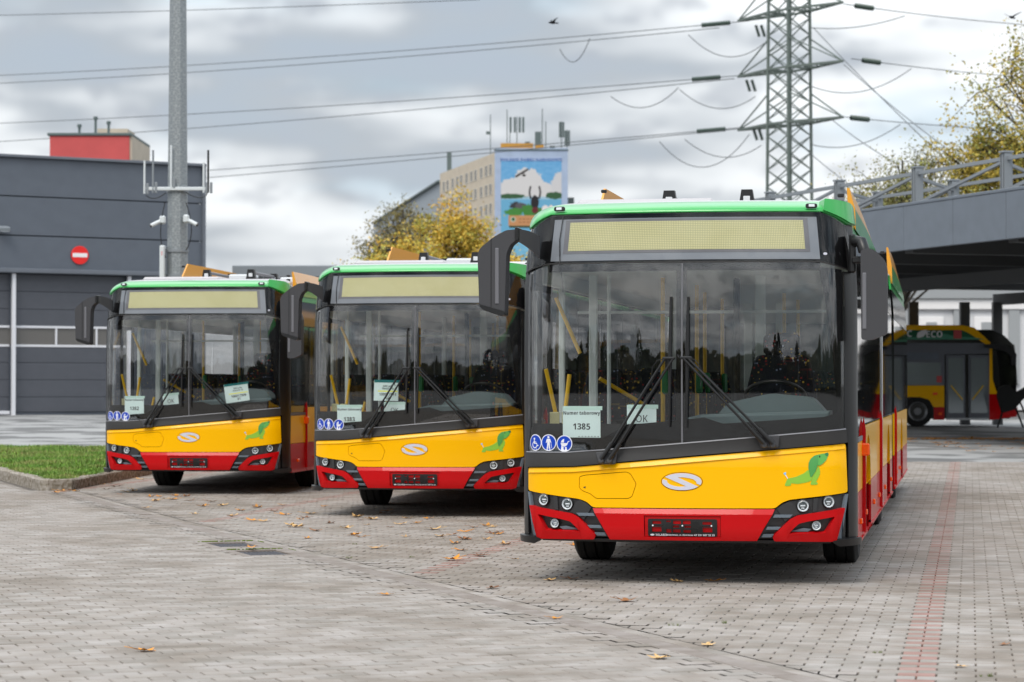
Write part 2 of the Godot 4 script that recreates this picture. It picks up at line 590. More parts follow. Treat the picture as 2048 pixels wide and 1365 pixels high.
# a panel of any outline laid on the skin, with a thickness and holes
func patch(mb: MB, poly: Array, off: float, thick := 0.015, holes := [], ds := 0.06, dy := 0.25) -> void:
	var pk := PackedVector2Array(poly)
	var lo: Vector2 = poly[0]
	var hi: Vector2 = poly[0]
	for p in poly:
		lo = lo.min(p)
		hi = hi.max(p)
	var hp := []
	for h in holes:
		hp.append(PackedVector2Array(h))
	var nx := maxi(1, ceili((hi.x - lo.x) / ds))
	var ny := maxi(1, ceili((hi.y - lo.y) / dy))
	for a in nx:
		for b in ny:
			var x0 := lerpf(lo.x, hi.x, float(a) / nx)
			var x1 := lerpf(lo.x, hi.x, float(a + 1) / nx)
			var y0 := lerpf(lo.y, hi.y, float(b) / ny)
			var y1 := lerpf(lo.y, hi.y, float(b + 1) / ny)
			var pieces: Array = Geometry2D.intersect_polygons(pk, PackedVector2Array([Vector2(x0, y0), Vector2(x1, y0), Vector2(x1, y1), Vector2(x0, y1)]))
			for h in hp:
				var rest := []
				for p in pieces:
					rest.append_array(Geometry2D.clip_polygons(p, h))
				pieces = rest
			for p in pieces:
				var ids := Geometry2D.triangulate_polygon(p)
				var base := mb.v.size()
				for q in p:
					mb.vert(on(q.x, q.y, off), skin_normal(q.x, q.y), q)
				for k in range(0, ids.size(), 3):
					mb.tri(base + ids[k], base + ids[k + 1], base + ids[k + 2])
	if thick <= 0:
		return
	for li in hp.size() + 1:
		var loop: PackedVector2Array = pk if li == 0 else hp[li - 1]
		var sg := (-1.0 if Geometry2D.is_polygon_clockwise(loop) else 1.0) * (1.0 if li == 0 else -1.0)
		for k in loop.size():
			var a: Vector2 = loop[k]
			var b: Vector2 = loop[(k + 1) % loop.size()]
			var cuts := maxi(1, ceili(absf(b.x - a.x) / ds))
			for j in cuts:
				var p := a.lerp(b, float(j) / cuts)
				var q := a.lerp(b, float(j + 1) / cuts)
				var e := (q - p).normalized() * sg
				var m := (p + q) * 0.5
				if li > 0 and not Geometry2D.is_point_in_polygon(m, pk):
					continue
				var nn := (on(m.x + e.y * 0.004, m.y - e.x * 0.004) - on(m.x, m.y)).normalized()
				mb.quad(on(p.x, p.y, off), on(q.x, q.y, off), on(q.x, q.y, off - thick), on(p.x, p.y, off - thick), nn)

# a strip between two lines on the skin; points are (s, y, off)
func strip(mb: MB, A: Array, B: Array, ds := 0.08) -> void:
	for k in A.size() - 1:
		var cuts := maxi(1, ceili(absf(A[k + 1].x - A[k].x) / ds))
		for j in cuts:
			var a: Vector3 = A[k].lerp(A[k + 1], float(j) / cuts)
			var b: Vector3 = A[k].lerp(A[k + 1], float(j + 1) / cuts)
			var c: Vector3 = B[k].lerp(B[k + 1], float(j + 1) / cuts)
			var d: Vector3 = B[k].lerp(B[k + 1], float(j) / cuts)
			mb.flat([on(a.x, a.y, a.z), on(b.x, b.y, b.z), on(c.x, c.y, c.z), on(d.x, d.y, d.z)], skin_normal(a.x, a.y))

func panel(called: String, poly: Array, off: float, thick: float, material, parent: Node, holes := [], ds := 0.06, dy := 0.25) -> MeshInstance3D:
	var mb := MB.new()
	patch(mb, poly, off, thick, holes, ds, dy)
	return part(called, mb, material, parent)

func mirrored(poly: Array, m: float) -> Array:
	var out := []
	for p in poly:
		out.append(Vector2(p.x * m, p.y))
	return out

func rect(x0: float, y0: float, x1: float, y1: float) -> Array:
	return [Vector2(x0, y0), Vector2(x1, y0), Vector2(x1, y1), Vector2(x0, y1)]

func skin_frame(s: float, y: float, off: float) -> Transform3D:
	var n := skin_normal(s, y)
	var x := (skin(s + 0.01, y) - skin(s - 0.01, y)).normalized()
	return Transform3D(Basis(x, n.cross(x), n), on(s, y, off))

func band_top(s: float) -> float:                     # lower edge of the windscreen
	if s < -0.86:
		return 0.984
	return lerpf(0.986, 1.168, (s + 0.86) / 2.09)

func yellow_top(s: float) -> float:
	if s < -0.845:
		return lerpf(0.861, 0.873, (s + 1.26) / 0.415)
	return lerpf(0.873, 1.056, (s + 0.845) / 2.09)

func make_bus() -> Node3D:
	var b := Node3D.new()
	front_lower(b)
	front_glass(b)
	front_marks(b)
	flanks(b)
	roof(b)
	mirrors_and_wipers(b)
	running_gear(b)
	interior(b)
	return b

func front_lower(b: Node3D) -> void:
	panel("front_shell", rect(-1.47, 0.335, 1.47, 1.2), -0.035, 0.01, "dark_gap", b, [], 0.06, 0.9)
	var hatch := rounded(vs([-0.793, 0.800, -0.749, 0.812, -0.428, 0.839, -0.398, 0.825, -0.355, 0.754, -0.386, 0.660, -0.413, 0.644, -0.662, 0.641, -0.709, 0.676, -0.773, 0.698, -0.795, 0.722]), 0.012, 2)
	var hole: Array = Array(Geometry2D.offset_polygon(PackedVector2Array(hatch), 0.0045)[0])
	var out := rounded(vs([-1.265, 0.861, -0.845, 0.873, 0.128, 0.961, 1.24, 1.056, 1.262, 0.693, 0.792, 0.640, 0.735, 0.618, 0.686, 0.576, -0.689, 0.572, -0.738, 0.614, -0.796, 0.634, -1.265, 0.690]), 0.022, 3)
	panel("front_panel", out, 0.0, 0.02, "yellow_paint", b, [hole, ellipse(-0.007, 0.772, 0.157, 0.0705, 48)], 0.05, 0.1)
	var hp := panel("service_hatch", hatch, 0.0, 0.02, "yellow_paint", b)
	panel("pull_mark", vs([-0.765, 0.722, -0.747, 0.731, -0.747, 0.714]), 0.003, 0.002, "ink", hp)
	# raised upper lip of the yellow panel
	var lip := MB.new()
	var A := []
	var B := []
	for s in [-1.25, -0.845, 0.128, 1.225]:
		A.append(Vector3(s, yellow_top(s) - 0.006, 0.0))
		B.append(Vector3(s, yellow_top(s) - 0.036, 0.010))
	strip(lip, A, B)
	var A2 := []
	for p in B:
		A2.append(Vector3(p.x, p.y - 0.004, 0.0))
	strip(lip, B, A2)
	part("panel_lip", lip, "yellow_paint", b)
	# matte band under the windscreen
	var band := [Vector2(-1.29, 0.868), Vector2(-1.29, 0.984)]
	for k in 12:
		band.append(Vector2(lerpf(-1.2, 1.235, k / 11.0), band_top(lerpf(-1.2, 1.235, k / 11.0)) - 0.004))
	band.append(Vector2(1.245, 1.064))
	band.append(Vector2(0.128, 0.970))
	band.append(Vector2(-0.845, 0.880))
	panel("scuttle_band", band, 0.012, 0.03, "matte_band", b, [], 0.06, 0.12)
	var seal := MB.new()
	A = []
	B = []
	for k in 14:
		var s := lerpf(-1.28, 1.23, k / 13.0)
		A.append(Vector3(s, band_top(s) + 0.003, 0.010))
		B.append(Vector3(s, band_top(s) - 0.006, 0.016))
	strip(seal, A, B)
	part("windscreen_seal", seal, "strip_grey", b)
	# red bumper between the lamps, with a bevelled upper edge and the number plate recess
	var bump := vs([-0.668, 0.530, -0.553, 0.340, 0.548, 0.340, 0.664, 0.530])
	var plate := rect(-0.289, 0.364, 0.283, 0.517)
	var bm := MB.new()
	patch(bm, bump, 0.024, 0.04, [plate], 0.06, 0.1)
	strip(bm, [Vector3(-0.689, 0.566, 0.002), Vector3(0.684, 0.570, 0.002)], [Vector3(-0.668, 0.530, 0.024), Vector3(0.664, 0.530, 0.024)])
	var bumper := part("bumper", bm, "red_paint", b)
	panel("plate_recess", rect(-0.286, 0.367, 0.280, 0.514), 0.014, 0.004, "red_paint", bumper)
	# number plate holder: an open plastic lattice on the red
	var mb := MB.new()
	patch(mb, rounded(rect(-0.260, 0.371, 0.256, 0.494), 0.012), 0.020, 0.008, [
		rect(-0.226, 0.457, -0.160, 0.478), rect(-0.230, 0.402, -0.158, 0.434), rect(-0.071, 0.456, -0.011, 0.483), rect(0.002, 0.456, 0.061, 0.483),
		rect(-0.072, 0.430, -0.024, 0.446), rect(0.014, 0.429, 0.062, 0.445), rect(0.005, 0.396, 0.062, 0.418), rect(-0.122, 0.396, -0.084, 0.421),
		rect(0.075, 0.395, 0.111, 0.418), rect(0.148, 0.454, 0.215, 0.474), rect(0.149, 0.400, 0.221, 0.432), rect(-0.122, 0.470, -0.088, 0.482), rect(0.075, 0.470, 0.111, 0.482), rect(-0.14, 0.44, -0.128, 0.482), rect(0.122, 0.44, 0.134, 0.482), rect(-0.072, 0.397, -0.015, 0.420), rect(-0.214, 0.440, -0.145, 0.4435), rect(0.138, 0.436, 0.212, 0.4395)], 0.05, 0.2)
	var holder := part("number_plate_holder", mb, "satin_black", b)
	for s in [-0.222, -0.001, 0.215]:
		panel("rivet", ellipse(s, 0.4445, 0.006, 0.006, 10), 0.024, 0.004, "sticker_white", holder)
	var fr := skin_frame(-0.16, 0.381, 0.0215)
	text_part("SOLARIS", 0.0155, "sticker_white", holder, fr.origin, fr.basis, "Droid Sans", true)
	panel("emblem", ellipse(-0.228, 0.381, 0.016, 0.007, 14), 0.0215, 0.001, "sticker_white", holder)
	fr = skin_frame(-0.01, 0.381, 0.0215)
	text_part("Bolechowo, ul. Obornicka 46", 0.0115, "sticker_white", holder, fr.origin, fr.basis, "Droid Sans", true)
	fr = skin_frame(0.168, 0.381, 0.0215)
	text_part("T 61/ 667 23 33", 0.0145, "sticker_white", holder, fr.origin, fr.basis, "Droid Sans", true)
	# lamp corners
	for m in [-1.0, 1.0]:
		panel("lamp_housing", mirrored(vs([0.56, 0.345, 0.695, 0.575, 0.745, 0.61, 0.80, 0.63, 1.26, 0.684, 1.25, 0.345]), m), -0.016, 0.02, "lamp_housing", b)
		var red := rounded(vs([1.214, 0.580, 0.850, 0.524, 0.795, 0.496, 0.664, 0.369, 0.676, 0.338, 1.137, 0.333]), 0.01, 2)
		var gap := rounded(vs([1.127, 0.514, 0.930, 0.480, 0.862, 0.464, 0.785, 0.397, 1.056, 0.400]), 0.01, 2)
		panel("lamp_surround", mirrored(red, m), 0.024, 0.045, "red_paint", b, [mirrored(gap, m)])
		panel("corner_fin", mirrored(vs([1.262, 0.680, 1.236, 0.676, 1.150, 0.345, 1.19, 0.345]), m), 0.006, 0.03, "fin_grey", b)
		var grille := panel("grille", mirrored(vs([0.70, 0.572, 0.745, 0.606, 0.795, 0.628, 0.83, 0.60, 0.87, 0.535, 0.805, 0.512, 0.76, 0.478]), m), 0.0, 0.012, "lamp_housing", b)
		for k in 3:
			var y0: float = [0.530, 0.440, 0.385][k]
			var y1: float = y0 - [0.022, 0.020, 0.020][k]
			var li := func(y: float) -> float: return lerpf(0.782, 0.664, clampf((0.489 - y) / 0.12, -0.6, 1.1)) - 0.006
			var ri := func(y: float) -> float: return lerpf(0.697, 0.560, (0.566 - y) / 0.229) + 0.006
			panel("slat", mirrored([Vector2(ri.call(y0), y0), Vector2(li.call(y0), y0), Vector2(li.call(y1), y1), Vector2(ri.call(y1), y1)], m), 0.014, 0.016, "fin_grey", grille)
		panel("lamp_shelf", mirrored(vs([0.80, 0.404, 0.90, 0.430, 0.955, 0.422, 0.93, 0.402]), m), 0.0, 0.015, "fin_grey", b)
		panel("lamp_web", mirrored(vs([0.972, 0.648, 1.005, 0.653, 0.995, 0.553, 0.965, 0.548]), m), 0.004, 0.02, "lamp_housing", b)
		for k in 3:
			var c: Vector2 = [Vector2(1.087, 0.624), Vector2(0.893, 0.595), Vector2(0.993, 0.448)][k]
			var r: float = [0.042, 0.043, 0.034][k]
			var f := skin_frame(c.x * m, c.y, -0.006)
			var xf := Transform3D(Basis(f.basis.x, f.basis.z, -f.basis.y), f.origin)
			var ring := MB.new()
			ring.lathe([Vector2(r * 1.12, -0.02), Vector2(r * 1.14, 0.016), Vector2(r * 1.04, 0.020), Vector2(r * 0.98, 0.012)], xf, 24)
			var lamp := part("headlight" if k < 2 else "fog_light", ring, "satin_black", b)
			var refl := MB.new()
			refl.lathe([Vector2(r * 0.74, 0.003), Vector2(r * 0.70, -0.012), Vector2(r * 0.40, -0.018), Vector2(0.0, -0.018)].map(func(q): return q), xf, 24)
			part("reflector", refl, "chrome", lamp)
			var halo := MB.new()
			halo.lathe([Vector2(r * 1.02, 0.006), Vector2(r * 1.01, 0.011), Vector2(r * 0.74, 0.006)], xf, 24)
			part("light_ring", halo, "lens_white", lamp)
			var bar := MB.new()
			bar.box(xf * Vector3(0, -0.002, 0), Vector3(r * 0.9, r * 0.28, 0.012), 0.003, f.basis)
			bar.box(xf * Vector3(0, -0.002, r * 0.42), Vector3(r * 0.6, r * 0.2, 0.010), 0.003, f.basis)
			part("lamp_bar", bar, "lens_white", lamp)
			var glass := MB.new()
			glass.lathe([Vector2(r * 1.0, 0.012), Vector2(r * 0.7, 0.019), Vector2(r * 0.3, 0.023), Vector2(0.0, 0.024)], xf, 24)
			part("lens", glass, "clear_glass", lamp)
		panel("corner_foot", mirrored(rounded(vs([1.10, 0.335, 1.16, 0.350, 1.44, 0.350, 1.45, 0.300, 1.15, 0.298]), 0.012, 2), m), 0.034, 0.06, "satin_black", b)
	panel("lower_lip", rect(-1.10, 0.315, 1.10, 0.338), 0.004, 0.05, "satin_black", b)

func front_glass(b: Node3D) -> void:
	# two panes: outer and inner faces, plus a middle face added to strengthen reflections
	for m in [0, 1]:
		var mb := MB.new()
		var s0: float = [-1.27, 0.0][m]
		var s1: float = [-0.014, 1.225][m]
		var poly := []
		for k in 10:
			var s := lerpf(s0, s1, k / 9.0)
			poly.append(Vector2(s, band_top(s) + 0.003))
		for k in 10:
			var s := lerpf(s1, s0, k / 9.0)
			poly.append(Vector2(s, 2.412 - 0.06 * maxf(0.0, (absf(s) - 1.05) / 0.22)))
		patch(mb, poly, 0.0, 0.0, [], 0.05, 0.08)
		for face in [-0.003, -0.0062]:
			patch(mb, poly, face, 0.0, [], 0.05, 0.1)
		part("windscreen_pane", mb, "windscreen_glass", b)
	panel("pane_joint", rect(-0.013, 1.06, -0.001, 2.41), 0.001, 0.008, "strip_grey", b)
	var frit := MB.new()
	patch(frit, rect(-1.06, 2.352, 1.035, 2.41), -0.012, 0.0, [], 0.06, 0.3)                # upper edge
	patch(frit, rect(-0.052, 1.06, 0.030, 2.36), -0.0135, 0.0, [], 0.06, 0.3)                # middle
	var low := []
	for k in 12:
		var s := lerpf(-1.26, 1.22, k / 11.0)
		low.append(Vector2(s, band_top(s)))
	for p in vs([1.22, 1.30, 1.05, 1.255, 0.30, 1.205, 0.16, 1.25, -0.30, 1.205, -0.42, 1.20, -0.62, 1.09, -1.26, 1.045]):
		low.append(p)
	patch(frit, low, -0.012, 0.0, [], 0.06, 0.3)
	patch(frit, vs([1.225, 1.16, 1.225, 2.36, 1.02, 2.38, 1.06, 2.15, 1.13, 1.70, 1.17, 1.30]), -0.015, 0.0, [], 0.06, 0.3)
	part("ceramic_edge", frit, "ceramic_black", b)
	# destination display behind its own glass
	var back := panel("display_box", vs([-1.40, 2.42, -1.06, 2.425, 1.04, 2.425, 1.33, 2.36, 1.33, 2.715, 1.09, 2.792, -1.10, 2.786, -1.40, 2.70]), -0.022, 0.0, "ceramic_black", b, [], 0.06, 0.2)
	panel("display_frame", rect(-1.055, 2.437, 1.037, 2.756), -0.016, 0.004, "display_frame", back)
	panel("led_surround", rect(-0.955, 2.492, 0.965, 2.748), -0.0135, 0.002, "strip_grey", back)
	panel("led_board", rect(-0.915, 2.513, 0.927, 2.730), -0.0115, 0.002, "led_board", back)
	panel("display_glass", vs([-1.385, 2.36, -1.06, 2.422, 1.035, 2.422, 1.30, 2.358, 1.335, 2.71, 1.095, 2.792, -1.10, 2.786, -1.395, 2.70]), 0.0, 0.0, "windscreen_glass", b, [], 0.05, 0.1)
	panel("display_seam", vs([-1.385, 2.352, -1.06, 2.411, 1.035, 2.411, 1.30, 2.349, 1.30, 2.357, 1.035, 2.421, -1.06, 2.421, -1.385, 2.360]), 0.003, 0.006, "matte_band", b)
	var cable := MB.new()
	cable.tube([on(-0.98, 2.78, -0.004), on(-0.99, 2.6, -0.004), on(-0.97, 2.42, -0.004), on(-0.95, 2.30, -0.016), on(-0.94, 2.2, -0.016)], 0.004, 5)
	part("aerial_wire", cable, "gloss_black", b)

func front_marks(b: Node3D) -> void:
	# oval emblem with an S
	var rec := panel("emblem", ellipse(-0.007, 0.772, 0.160, 0.073, 48), -0.022, 0.004, "yellow_paint", b, [], 0.05, 0.2)
	panel("emblem_ground", ellipse(-0.007, 0.772, 0.1515, 0.0655, 48), 0.001, 0.022, "yellow_paint", rec, [], 0.05, 0.2)
	var rx := 0.148
	var ry := 0.0635
	var S := ellipse(0, 0, rx, ry, 24, 148, -22.5)
	var k := 0.0002026
	var h := 0.000191
	for p in [[1550, 595], [1560, 540], [1450, 440], [1250, 385], [1050, 360], [860, 365], [1600, 712]]:
		S.append(Vector2((p[0] - 1015) * k, (530 - p[1]) * h))
	S.append_array(ellipse(0, 0, rx, ry, 24, -35, -195))
	for p in [[470, 490], [470, 550], [560, 640], [750, 705], [950, 730], [1170, 705]]:
		S.append(Vector2((p[0] - 1015) * k, (530 - p[1]) * h))
	for j in S.size():
		S[j] += Vector2(-0.007, 0.772)
	panel("emblem_letter", S, 0.005, 0.004, "silver", rec, [], 0.05, 0.2)
	# green dachshund print
	var dog := panel("dog_print", rounded(vs([0.779, 0.797, 0.841, 0.81, 0.901, 0.837, 0.934, 0.864, 0.962, 0.811, 0.957, 0.781, 0.911, 0.767, 0.853, 0.757, 0.804, 0.763, 0.805, 0.75, 0.795, 0.743, 0.76, 0.742, 0.759, 0.754]), 0.008, 2), 0.0026, 0.002, "dog_light", b)
	panel("print_chest", rounded(vs([1.008, 0.892, 1.02, 0.864, 1.021, 0.834, 1.004, 0.795, 0.99, 0.775, 1.006, 0.762, 0.999, 0.752, 0.951, 0.751, 0.95, 0.763, 0.959, 0.784, 0.963, 0.811, 0.992, 0.851]), 0.006, 2), 0.003, 0.002, "dog_light", dog)
	panel("print_head", rounded(vs([1.003, 0.975, 1.052, 0.984, 1.08, 0.961, 1.067, 0.933, 1.039, 0.906, 1.011, 0.891, 1.004, 0.897]), 0.006, 2), 0.0032, 0.002, "dog_mid", dog)
	panel("print_nose", rounded(vs([1.052, 0.984, 1.081, 0.991, 1.087, 0.977, 1.08, 0.961, 1.064, 0.965]), 0.006, 2), 0.0038, 0.002, "dog_dark", dog)
	panel("print_ear", rounded(vs([1.005, 0.975, 0.978, 0.968, 0.95, 0.945, 0.936, 0.915, 0.934, 0.874, 0.948, 0.809, 0.959, 0.809, 0.99, 0.853, 1.004, 0.897, 1.009, 0.938]), 0.008, 2), 0.0042, 0.002, "dog_ear_green", dog)
	panel("print_eye", ellipse(1.018, 0.96, 0.005, 0.008, 10), 0.0042, 0.002, "ink", dog)
	panel("print_tail", vs([0.778, 0.795, 0.782, 0.799, 0.766, 0.826, 0.761, 0.823]), 0.0026, 0.002, "sticker_white", dog)
	panel("print_plug", vs([0.764, 0.823, 0.768, 0.839, 0.765, 0.846, 0.749, 0.84, 0.75, 0.832, 0.759, 0.823]), 0.003, 0.002, "plug_blue", dog)
	# three blue round stickers on the glass
	for n in 3:
		var c: Vector2 = [Vector2(-1.172, 1.055), Vector2(-1.047, 1.056), Vector2(-0.918, 1.050)][n]
		var st := panel("round_sticker", ellipse(c.x, c.y, 0.0635, 0.0635, 32), 0.0035, 0.002, "sticker_white", b, [], 0.03, 0.2)
		panel("sticker_field", ellipse(c.x, c.y, 0.0565, 0.0565, 32), 0.0045, 0.0008, "sticker_blue", st, [], 0.03, 0.2)
		var shapes := []
		if n == 0:
			shapes = [ellipse(-0.008, 0.029, 0.0085, 0.0085, 12), vs([-0.013, 0.020, -0.005, 0.020, -0.004, 0.008, 0.012, 0.008, 0.012, 0.002, -0.003, 0.002, -0.003, -0.002, 0.018, -0.002, 0.026, -0.020, 0.035, -0.016, 0.037, -0.022, 0.024, -0.029, 0.013, -0.009, -0.013, -0.009]), ]
			var arc := ellipse(-0.004, -0.016, 0.027, 0.027, 18, 110, 350)
			arc.append_array(ellipse(-0.004, -0.016, 0.020, 0.020, 18, 350, 110))
			shapes.append(arc)
		elif n == 1:
			shapes = [ellipse(0, 0.042, 0.009, 0.009, 12), vs([-0.013, 0.030, 0.013, 0.030, 0.024, 0.001, 0.017, 0.0, 0.011, 0.012, 0.013, -0.046, 0.004, -0.046, 0.0, -0.015, -0.004, -0.046, -0.012, -0.046, -0.010, 0.012, -0.016, -0.001, -0.023, 0.0]), vs([0.019, -0.003, 0.022, -0.003, 0.029, -0.042, 0.026, -0.042])]
		else:
			shapes = [vs([-0.028, 0.008, -0.003, 0.008, 0.0, 0.036, -0.010, 0.033, -0.021, 0.024]), vs([-0.030, 0.004, 0.022, 0.004, 0.028, 0.017, 0.042, 0.022, 0.042, 0.016, 0.033, 0.013, 0.022, -0.012, 0.006, -0.022, -0.012, -0.022, -0.025, -0.010])]
			for q in [-0.010, 0.012]:
				shapes.append(ellipse(q, -0.033, 0.0085, 0.0085, 12))
		for sh in shapes:
			var moved := []
			for p in sh:
				moved.append(p + c)
			panel("pictogram", moved, 0.0053, 0.0006, "sticker_white", st, [], 0.03, 0.2)
	# small maker's mark beside the display
	panel("maker_mark", ellipse(1.075, 2.475, 0.016, 0.010, 12), 0.003, 0.002, "silver", b)

func along(d: float) -> float:           # skin coordinate of a point d behind the nose on a flank
	return d + 1.033

func flanks(b: Node3D) -> void:
	for m in [-1.0, 1.0]:
		var q := func(d0: float, y0: float, d1: float, y1: float) -> Array: return mirrored(rect(along(d0), y0, along(d1), y1), m)
		# corner posts
		panel("corner_post", mirrored(vs([1.272, 0.352, 1.268, 1.062, 1.25, 1.066, 1.245, 1.16, 1.228, 1.17, 1.228, 2.345, 1.31, 2.34, 1.31, 2.70, 1.54, 2.70, 1.54, 0.352]), m), 0.0, 0.02, "satin_black", b)
		# lower panels in bays, cut round the wheels
		var bays := [[0.515, 1.40], [1.44, 2.70], [2.70, 5.66], [5.74, 6.10], [6.30, 8.60], [8.60, 9.95], [10.95, 11.15], [11.2, 14.6], [14.6, 17.8]]
		for bay in bays:
			if m < 0 and bay[1] < 1.5:
				continue
			if m < 0 and bay[0] < 1.5:
				bay = [1.64, bay[1]]
			var holes := []
			for ax in [2.7, 8.6, 14.6]:
				holes.append(mirrored(ellipse(along(ax), 0.48, 0.62, 0.60, 24), m))
			panel("skirt_panel", q.call(bay[0], 0.30, bay[1], 0.675), 0.0, 0.02, "red_paint", b, holes, 0.8, 0.5)
			var top := 1.055 if bay[0] < 1.0 else 1.165
			panel("waist_panel", q.call(bay[0], 0.679, bay[1], top), 0.0, 0.02, "yellow_paint", b, holes, 0.8, 0.6)
			panel("sill", q.call(bay[0], 0.285, bay[1], 0.305), 0.012, 0.03, "red_paint", b, holes, 2.0, 0.5)
		# flaps that stand slightly open
		for d in [1.42, 5.70, 11.18]:
			if m < 0 and d < 2.0:
				continue
			var mb := MB.new()
			var top: float = 1.24 if d < 2 else 1.26
			mb.prism(vs([0.0, 0.33, 0.03, 0.33, 0.03, top - 0.10, 0.014, top, 0.0, top - 0.06]), 0.0, -0.03, Transform3D(Basis(Vector3(m, 0, 0), Vector3.UP, Vector3(0, 0, 1)), Vector3(1.272 * m, 0, -d)))
			part("service_flap", mb, "red_paint", b)
			var edge := MB.new()
			edge.box(Vector3(1.282 * m, 0.68, -d - 0.045), Vector3(0.025, 0.70, 0.03), 0.003)
			part("flap_gap", edge, "dark_gap", b)
		# side windows
		var x := 1.60
		if m > 0:
			panel("driver_window", q.call(0.52, 1.10, 1.55, 2.28), 0.0, 0.006, "tinted_glass", b, [], 1.0, 0.5)
			panel("window_foot", q.call(0.52, 1.06, 1.40, 1.095), 0.004, 0.02, "strip_grey", b, [], 1.0, 0.5)
		else:
			var door := panel("front_door", q.call(0.53, 0.36, 1.60, 2.30), 0.0, 0.02, "satin_black", b, [q.call(0.58, 0.45, 1.03, 2.24), q.call(1.09, 0.45, 1.54, 2.24)], 0.6, 0.6)
			panel("door_pane", q.call(0.58, 0.45, 1.03, 2.24), -0.006, 0.0, "clear_glass", door, [], 0.6, 0.6)
			panel("door_pane", q.call(1.09, 0.45, 1.54, 2.24), -0.006, 0.0, "clear_glass", door, [], 0.6, 0.6)
		if m < 0:
			x = 1.66
		while x < 17.3:
			var w := 1.45
			if x < 9.95 and x + w > 9.9:
				w = 9.95 - x
			if w > 0.3 and not (x > 9.9 and x < 10.95):
				panel("side_window", q.call(x, 1.185, x + w - 0.03, 2.28), 0.0, 0.006, "tinted_glass", b, [], 1.0, 0.6)
			x += w
			if x > 9.9 and x < 10.95:
				x = 10.97
		panel("window_header", q.call(0.515, 2.285, 9.95, 2.62), 0.002, 0.02, "gloss_black", b, [], 2.0, 0.1)
		panel("window_header", q.call(10.95, 2.285, 17.8, 2.62), 0.002, 0.02, "gloss_black", b, [], 2.0, 0.1)
		panel("cornice", q.call(0.515, 2.625, 9.95, 2.80), 0.0, 0.02, "green_paint", b, [], 2.0, 0.06)
		panel("cornice", q.call(10.95, 2.625, 17.8, 2.80), 0.0, 0.02, "green_paint", b, [], 2.0, 0.06)
		if m > 0:
			panel("light_pillar", q.call(6.12, 0.32, 6.28, 2.28), 0.012, 0.03, "white_trim", b, [], 0.5, 0.6)
		# orange side markers
		for d in [1.9 if m < 0 else 0.95, 2.0, 3.9, 5.3, 7.2, 9.4, 11.8, 13.4]:
			var lamp := MB.new()
			lamp.box(Vector3(1.283 * m, 0.46 if d > 1.2 else 0.44, -d), Vector3(0.022, 0.045, 0.10), 0.006)
			part("side_marker", lamp, "amber", b)
		var ind := MB.new()
		ind.box(Vector3(1.30 * m, 0.985, -1.36), Vector3(0.07, 0.10, 0.07), 0.012)
		part("side_indicator", ind, "amber", b)
		# bellows between the two halves
		var bel := MB.new()
		for k in 9:
			var d := 9.98 + k * 0.105
			bel.box(Vector3(1.17 * m, 1.55, -d - 0.04), Vector3(0.10, 2.3, 0.07), 0.025)
		part("bellows", bel, "rubber", b)

